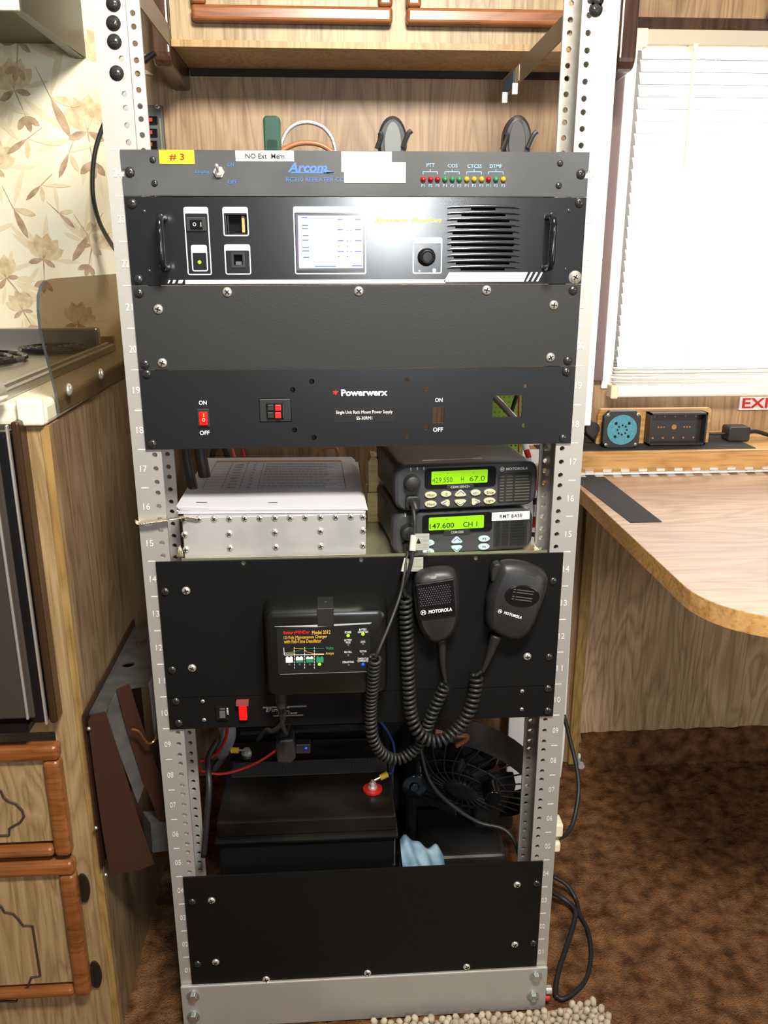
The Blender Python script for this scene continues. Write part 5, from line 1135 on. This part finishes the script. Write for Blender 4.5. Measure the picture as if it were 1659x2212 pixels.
mk('rear_grille', radio_grey, fribs, t, smooth=True)
def blades(bm):
    for i in range(5):
        a0 = i*2*math.pi/5; vs_ = []
        for r_ in (.02, .05, .085):
            vs_.append([bm.verts.new(TI @ Vector((r_*math.cos(a0+da), -.004+tw, r_*math.sin(a0+da)))) for da, tw in ((-.32, -.008), (0, 0), (.32, .008))])
        for u in range(2):
            for v_ in range(2): bm.faces.new((vs_[u][v_], vs_[u+1][v_], vs_[u+1][v_+1], vs_[u][v_+1]))
    loft(bm, [ringM(.022, -.012, 20), ringM(.022, .012, 20)])
mk('blades', mat('blade_grey', (.05, .05, .052), .3), blades, t, smooth='auto')
mk('motor_housing', plastic_bk, lambda bm: loft(bm, [ringM(.045, .03), ringM(.05, .05), ringM(.04, .075), ringM(.02, .08)]), t, smooth='auto')
mk('stand', plastic_bk, lambda bm: (box(bm, fc.x-.07, fc.x+.075, .20, .33, .0685, .10), box(bm, fc.x-.088, fc.x-.070, .24, .285, .0685, fc.z+.03), box(bm, fc.x+.03, fc.x+.10, .27, .34, .09, .16)), t, bevel=.008, seg=3)
kx_ = at(893, 1688, Y=.2)
mk('pivot_knob', gloss_bk, lambda bm: (cyl(bm, (kx_.x, .185, kx_.z), .021, .05, 'Y', 28, .023), cyl(bm, (kx_.x, .182, kx_.z), .008, .004, 'Y', 20)), t, smooth='auto', bevel=.002)
kx2 = at(1065, 1722, Y=.17)
mk('speed_knob', gloss_bk, lambda bm: (cyl(bm, (kx2.x, .165, kx2.z), .0135, .03, 'Y', 28, .016)), t, smooth='auto', bevel=.002)
mk('motor_vents', plastic_bk, lambda bm: [tube(bm, [TI @ Vector((-.085+.012*k_, -.03-.002*k_, -.075+.004*j)) for k_ in range(7)], .0016, 5) for j in range(6)], t, smooth=True)
adopt(t)
wire('cable', 'flat orange brown cable looped on top of the fan', [(940, 1580, .12), (955, 1583, .12), (975, 1590, .12), (1008, 1590, .12), (1005, 1600, .12), (985, 1612, .12)], .0034, copper_in)
wire('cable', 'black power lead crossing the fan towards the right rail', [(905, 1600, .16), (925, 1680, .13), (965, 1730, .12), (1030, 1775, .11), (1085, 1790, .1), (1110, 1815, .09), (1122, 1850, .09)], .003, rubber)
# blue cloth
t = thing('blue_cloth', 'crumpled pale blue cloth between battery and bottom panel', 'cloth', tuple(at(905, 1868, Y=.03)))
bm = B(); n_ = 22; G = []
pA = at(866, 1812, Y=.10); pB = at(962, 1885, Y=.03)
for i in range(n_+1):
    row = []
    for j in range(n_+1):
        u, v = i/n_, j/n_; x = pA.x+(pB.x-pA.x+.01)*u; y = .12-.10*v; z = .203-.03*u*u-.03*v*(.3+u)+.006*math.sin(9*u+5*v)*math.sin(4*v+2)+.004*math.sin(17*u-7*v)
        row.append(bm.verts.new((x, y, z)))
    G.append(row)
for i in range(n_):
    for j in range(n_): bm.faces.new((G[i][j], G[i+1][j], G[i+1][j+1], G[i][j+1]))
e_ = [[bm.verts.new((v.co.x, v.co.y, .0685)) for v in s_] for s_ in ([r_[n_] for r_ in G], [r_[0] for r_ in G])]
for s_, b_ in zip(([r_[n_] for r_ in G], [r_[0] for r_ in G]), e_):
    for i in range(n_): bm.faces.new((s_[i], s_[i+1], b_[i+1], b_[i]))
build('fabric', bm, cloth, t, smooth=True); adopt(t)
# ================================================================== RIGHT : SHELF, LEAF, SMALL THINGS
LZ = .68; LY = .425
t = thing('folding_table', 'light wood laminate fold-down table leaf with rounded corner, right side', 'table', (.7, .12, LZ-.025))
r_ = .10; X0, Yf = .363, -.172
out = [(X0, LY-.002), (X0, Yf+r_)]+[(X0+r_-r_*math.cos(a), Yf+r_-r_*math.sin(a)) for a in [math.pi/2*k/10 for k in range(1, 11)]]+[(1.2, Yf), (1.2, LY-.002)]
bm = B(); A_ = [bm.verts.new((x, y, LZ)) for x, y in out]; C_ = [bm.verts.new((x, y, LZ-.024)) for x, y in out]
bm.faces.new(A_).material_index = 0; bm.faces.new(C_[::-1]).material_index = 1
for i in range(len(out)): j = (i+1) % len(out); bm.faces.new((A_[i], A_[j], C_[j], C_[i])).material_index = 1
build('tabletop', bm, [wood_desk, wood_shelf], t, bevel=.0008)
a = [at(x, y, Z=LZ) for x, y in ((1255, 1036), (1305, 1031), (1430, 1128), (1362, 1130))]
bm = B(); P_ = [(.368, .418), (.412, .418), (.427, .224), (.366+.018, .222)]
P_ = [(.368, .419), (a[1].x, .419), (a[2].x, a[2].y), (a[3].x, a[3].y)]
A_ = [bm.verts.new((x, y, LZ+.0008)) for x, y in P_]; C_ = [bm.verts.new((x, y, LZ+.0001)) for x, y in P_]; bm.faces.new(A_); bm.faces.new(C_[::-1])
for i in range(4): bm.faces.new((A_[i], A_[(i+1) % 4], C_[(i+1) % 4], C_[i]))
build('anti_slip_strip', bm, felt, t)
bx('brace', steel, 1.0, 1.02, .3, .41, LZ-.06, LZ-.0245, t)
adopt(t)
SZ = at(1300, 978, Y=LY).z
t = thing('wall_shelf', 'light oak wall shelf with square front edge behind the table leaf', 'shelf', (.7, .5, LZ-.03))
bx('board', wood_shelf, .300, 1.2, LY+.0045, WD-.0065, LZ-.03, SZ, t, bevel=.0015)
a = at(1260, 966, Z=SZ); c = at(1625, 952, Z=SZ)
bx('black_mat', felt, .32, at(1618, 962, Z=SZ).x, LY+.014, WD-.03, SZ, SZ+.001, t)
adopt(t)
bm = B(); x = .364
while x < 1.19: box(bm, x, x+.0145, LY-.011, LY-.002, LZ+.0002, LZ+.0012); box(bm, x+.016, x+.0305, LY-.0015, LY+.004, LZ+.0002, LZ+.010); x += .032
for_h = B(); tube(for_h, [(.364, LY-.0035, LZ+.0028), (1.19, LY-.0035, LZ+.0028)], .0026, 10, smooth=False)
t = thing('piano_hinge', 'long silver piano hinge joining table leaf and shelf', 'hinge', (.7, LY, LZ)); 
bm.free(); bm = B(); x = .364; k = 0
while x < 1.19: tube(bm, [(x, LY-.003, LZ+.0032), (x+.0145, LY-.003, LZ+.0032)], .003, 10, smooth=False); (box(bm, x, x+.0145, LY-.014, LY-.003, LZ+.0001, LZ+.001) if k % 2 else box(bm, x, x+.0145, LY-.001, LY+.0042, LZ+.001, LZ+.010)); x += .0155; k += 1
build('leaves', bm, chrome, t); build('pin', for_h, steel, t); adopt(t)
# speaker
t = thing('speaker', 'square black speaker with round teal front on small oak box', 'speaker', tuple(at(1343, 960, Y=.45)))
SYp = .452; c = at(1343, 932, Y=SYp); s_ = sc(1343, 932, SYp)
hw = 40*s_
zs = SZ+.001
cz = zs+hw
mk('frame', plastic_bk, lambda bm: (prism(bm, [(c.x+u*hw, cz+v*hw) for u, v in ((-.7, -1), (.7, -1), (1, -.7), (1, .7), (.7, 1), (-.7, 1), (-1, .7), (-1, -.7))], SYp, SYp+.012), cyl(bm, (c.x, SYp+.012, cz), hw*.8, .02, 'Y', 24, hw*.5)), t, bevel=.0015)
mk('cloth_front', teal, lambda bm: cyl(bm, (c.x, SYp-.0015, cz), hw*.80, .0015, 'Y', 40), t)
def hls(bm):
    for q in range(4):
        a = math.pi/4+q*math.pi/2; cyl(bm, (c.x+hw*.5*math.cos(a), SYp-.0022, cz+hw*.5*math.sin(a)), .0026, .0008, 'Y', 10)
    for q in range(8): a = q*math.pi/4; cyl(bm, (c.x+hw*.25*math.cos(a), SYp-.0022, cz+hw*.25*math.sin(a)), .0017, .0008, 'Y', 8)
mk('vent_holes', cavity, hls, t)
for u in (-.8, .8):
    for v in (-.8, .8): screw(t, c.x+u*hw, cz+v*hw, SYp, .003, chrome)
mk('volume_knob', rubber, lambda bm: cyl(bm, (c.x-hw-.012, SYp+.018, cz-.002), .012, .02, 'Y', 18), t, smooth='auto')
adopt(t)
t = thing('equipment_backboard', 'small oak board holding speaker and terminal bracket on the shelf', 'board', (c.x, .49, zs))
xa = at(1292, 930, Y=.48).x; xb = at(1536, 930, Y=.48).x
bm = B(); prism(bm, [(xa, zs), (xb, zs), (xb, zs+.020), (xb-.009, zs+.024), (xb-.009, zs+.032), (xb, zs+.036), (xb, zs+.058), (xb-.004, zs+.062), (xa+.004, zs+.062), (xa, zs+.05)], .486, .498); build('board', bm, wood_shelf, t, bevel=.001)
adopt(t)
t = thing('terminal_bracket', 'black perforated metal channel on the oak board', 'bracket', (at(1462, 960, Y=.47).x, .475, zs))
xa = at(1400, 930, Y=.468).x; xb = at(1523, 930, Y=.468).x; z0_, z1_ = zs+.002, zs+.058
mk('channel', plastic_bk, lambda bm: (box(bm, xa, xb, .4805, .4855, z0_, z1_), box(bm, xa, xb, .462, .4805, z1_-.003, z1_), box(bm, xa, xb, .462, .4805, z0_, z0_+.003), box(bm, xa, xa+.003, .462, .4805, z0_, z1_), box(bm, xb-.003, xb, .462, .4805, z0_, z1_)), t)
def ths(bm):
    for i in range(5):
        for zq in (z0_+.009, z1_-.009): cyl(bm, (xa+.014+(xb-xa-.028)*i/4, .4798, zq), .0018, .001, 'Y', 8)
    cyl(bm, ((xa+xb)/2, .4798, (z0_+z1_)/2), .0045, .001, 'Y', 14)
    for sg in (-1, 1):
        for k_ in range(3): cyl(bm, ((xa+xb)/2+sg*(.018+.005*k_), .4798, (z0_+z1_)/2), .0015, .001, 'Y', 8)
mk('mounting_holes', mat('wood_through_hole', sr(170, 110, 60), .6), ths, t); adopt(t)
t = thing('inline_box', 'small black in-line plug box with cables on the shelf', 'adapter', (at(1592, 950, Y=.5).x, .5, zs))
a, c_ = at(1570, 927, Y=.5), at(1613, 953, Y=.5)
mk('block', plastic_bk, lambda bm: prism(bm, rrect(a.x, c_.x, zs, zs+.026, .004), .49, .52), t, bevel=.002)
mk('cord', rubber, lambda bm: (tube(bm, [(c_.x-.002, .505, zs+.016), (c_.x+.02, .505, zs+.016), (c_.x+.05, .50, zs+.008), (c_.x+.09, .49, zs+.004)], .002), tube(bm, [(c_.x-.002, .51, zs+.010), (c_.x+.02, .51, zs+.012), (c_.x+.05, .51, zs+.004), (c_.x+.09, .51, zs+.003)], .002), tube(bm, [(a.x+.002, .505, zs+.012), (a.x-.02, .51, zs+.010), (a.x-.035, .515, zs+.014), (xb+.004, .50, zs+.02)], .0022)), t, smooth=True); adopt(t)
wire('cable', 'black cable tangle behind the speaker at the right rail', [(1262, 935, .5), (1275, 945, .5), (1290, 960, .5), (1272, 962, .5), (1262, 958, .5)], .003, rubber)
# floor cables to the right of the rack
def fcab(label, pts, r):
    t = thing('floor_cable', label, 'cable', pts[0], 'loose cables right of the rack'); bm = B(); tube(bm, pts, r, 8); build('jacket', bm, rubber, t, smooth=True); adopt(t)
F_ = lambda x, y, z=.004: tuple(at(x, y, Z=z))
fcab('black cable hanging beside the lower right rail over white board', [tuple(at(x, y, Y=q)) for x, y, q in ((1218, 1545, .20), (1232, 1600, .19), (1246, 1660, .17), (1250, 1710, .15), (1240, 1770, .12), (1225, 1800, .10), (1205, 1812, .085))], .0032)
fcab('black cable looping on the carpet at lower right of rack, outer loop', [tuple(at(1195, 1893, Z=.03)), F_(1225, 1912, .02), F_(1245, 1945), F_(1252, 1975), F_(1270, 2010), F_(1277, 2060), F_(1268, 2110), F_(1245, 2140), F_(1215, 2158), F_(1200, 2145), F_(1202, 2125)], .0034)
fcab('black cable crossing the loop on the carpet beside rack foot', [tuple(at(1188, 1925, Z=.03)), F_(1215, 1940, .016), F_(1242, 1965, .010), F_(1238, 2000), F_(1222, 2050), F_(1206, 2100), F_(1200, 2140), F_(1204, 2156)], .0042)
tag(mk('cable_clamp', mat('clear_plug', (.5, .52, .52), .15), lambda bm: tube(bm, [F_(1250, 1630, .010), F_(1253, 1642, .008), F_(1256, 1656, .006)], lambda u: .004+.003*u, 10)), 'small clear plastic cable plug on the carpet beside the hanging cable', 'plug')
t = thing('wall_outlet_plug', 'cream plastic plug just right of the lower right rail', 'plug', (.3, .05, .2))
a, c_ = at(1200, 1772, Y=.05), at(1210, 1830, Y=.05); mk('body', cream_pl, lambda bm: (box(bm, .2575, c_.x, .04, .065, at(1205, 1800, Y=.05).z, at(1205, 1772, Y=.05).z), box(bm, .2575, c_.x-.002, .04, .06, at(1205, 1832, Y=.05).z, at(1205, 1812, Y=.05).z)), t, bevel=.003); adopt(t)
t = thing('binding_post', 'small chrome and red binding post at the right of rack base', 'terminal', (.262, .0, .04))
p = at(1190, 2142, Y=.0); mk('post', chrome, lambda bm: cyl(bm, (.2575, .0, p.z+.004), .006, .008, 'X', 12), t, smooth='auto'); mk('cap', red_pl, lambda bm: cyl(bm, (.2575, .0, p.z-.010), .005, .006, 'X', 12), t, smooth='auto'); adopt(t)
# rug
bm = B(); nT = 0
corner = [F_(690, 2222, .01), F_(900, 2202, .01), F_(1200, 2178, .01), F_(1290, 2168, .01), F_(1315, 2215, .01)]
base = thing('rug', 'beige chenille loop rug at the bottom edge of the picture', 'rug', (.2, -.15, 0))
x = -.02
poly = [Vector(F_(700, 2225)), Vector(F_(1180, 2186)), Vector(F_(1272, 2170)), Vector(F_(1300, 2178)), Vector(F_(1345, 2260)), Vector((.30, -.42, .004)), Vector((-.1, -.42, .004))]
def inside(px, py):
    c = False; n = len(poly)
    for i in range(n):
        a, b_ = poly[i], poly[(i+1) % n]
        if (a.y > py) != (b_.y > py) and px < (b_.x-a.x)*(py-a.y)/(b_.y-a.y)+a.x: c = not c
    return c
yy = -.42; row = 0
while yy < .02:
    x = -.15+(.006 if row % 2 else 0)
    while x < .40:
        if inside(x, yy):
            jx, jy = x+random.uniform(-.002, .002), yy+random.uniform(-.002, .002); h = random.uniform(.010, .015); r_ = .0052
            lean = (random.uniform(-.003, .003), random.uniform(-.003, .003))
            rings = [[Vector((jx+lean[0]*q+rr_*math.cos(a), jy+lean[1]*q+rr_*math.sin(a), .004+h*q)) for a in [k*math.pi/3 for k in range(6)]] for q, rr_ in ((0, r_*.8), (.5, r_), (.85, r_*.85), (1, r_*.35))]
            loft(bm, rings)
        x += .0115
    yy += .0105; row += 1
build('pile', bm, rug_m, base, smooth=True)['kind'] = 'stuff'
bm = B(); bm.faces.new([bm.verts.new((p.x, p.y, .005)) for p in poly]); g_ = bmesh.ops.extrude_face_region(bm, geom=bm.faces[:]); 
for v in [e for e in g_['geom'] if isinstance(e, bmesh.types.BMVert)]: v.co.z = .001
build('backing', bm, rug_m, base); adopt(base)
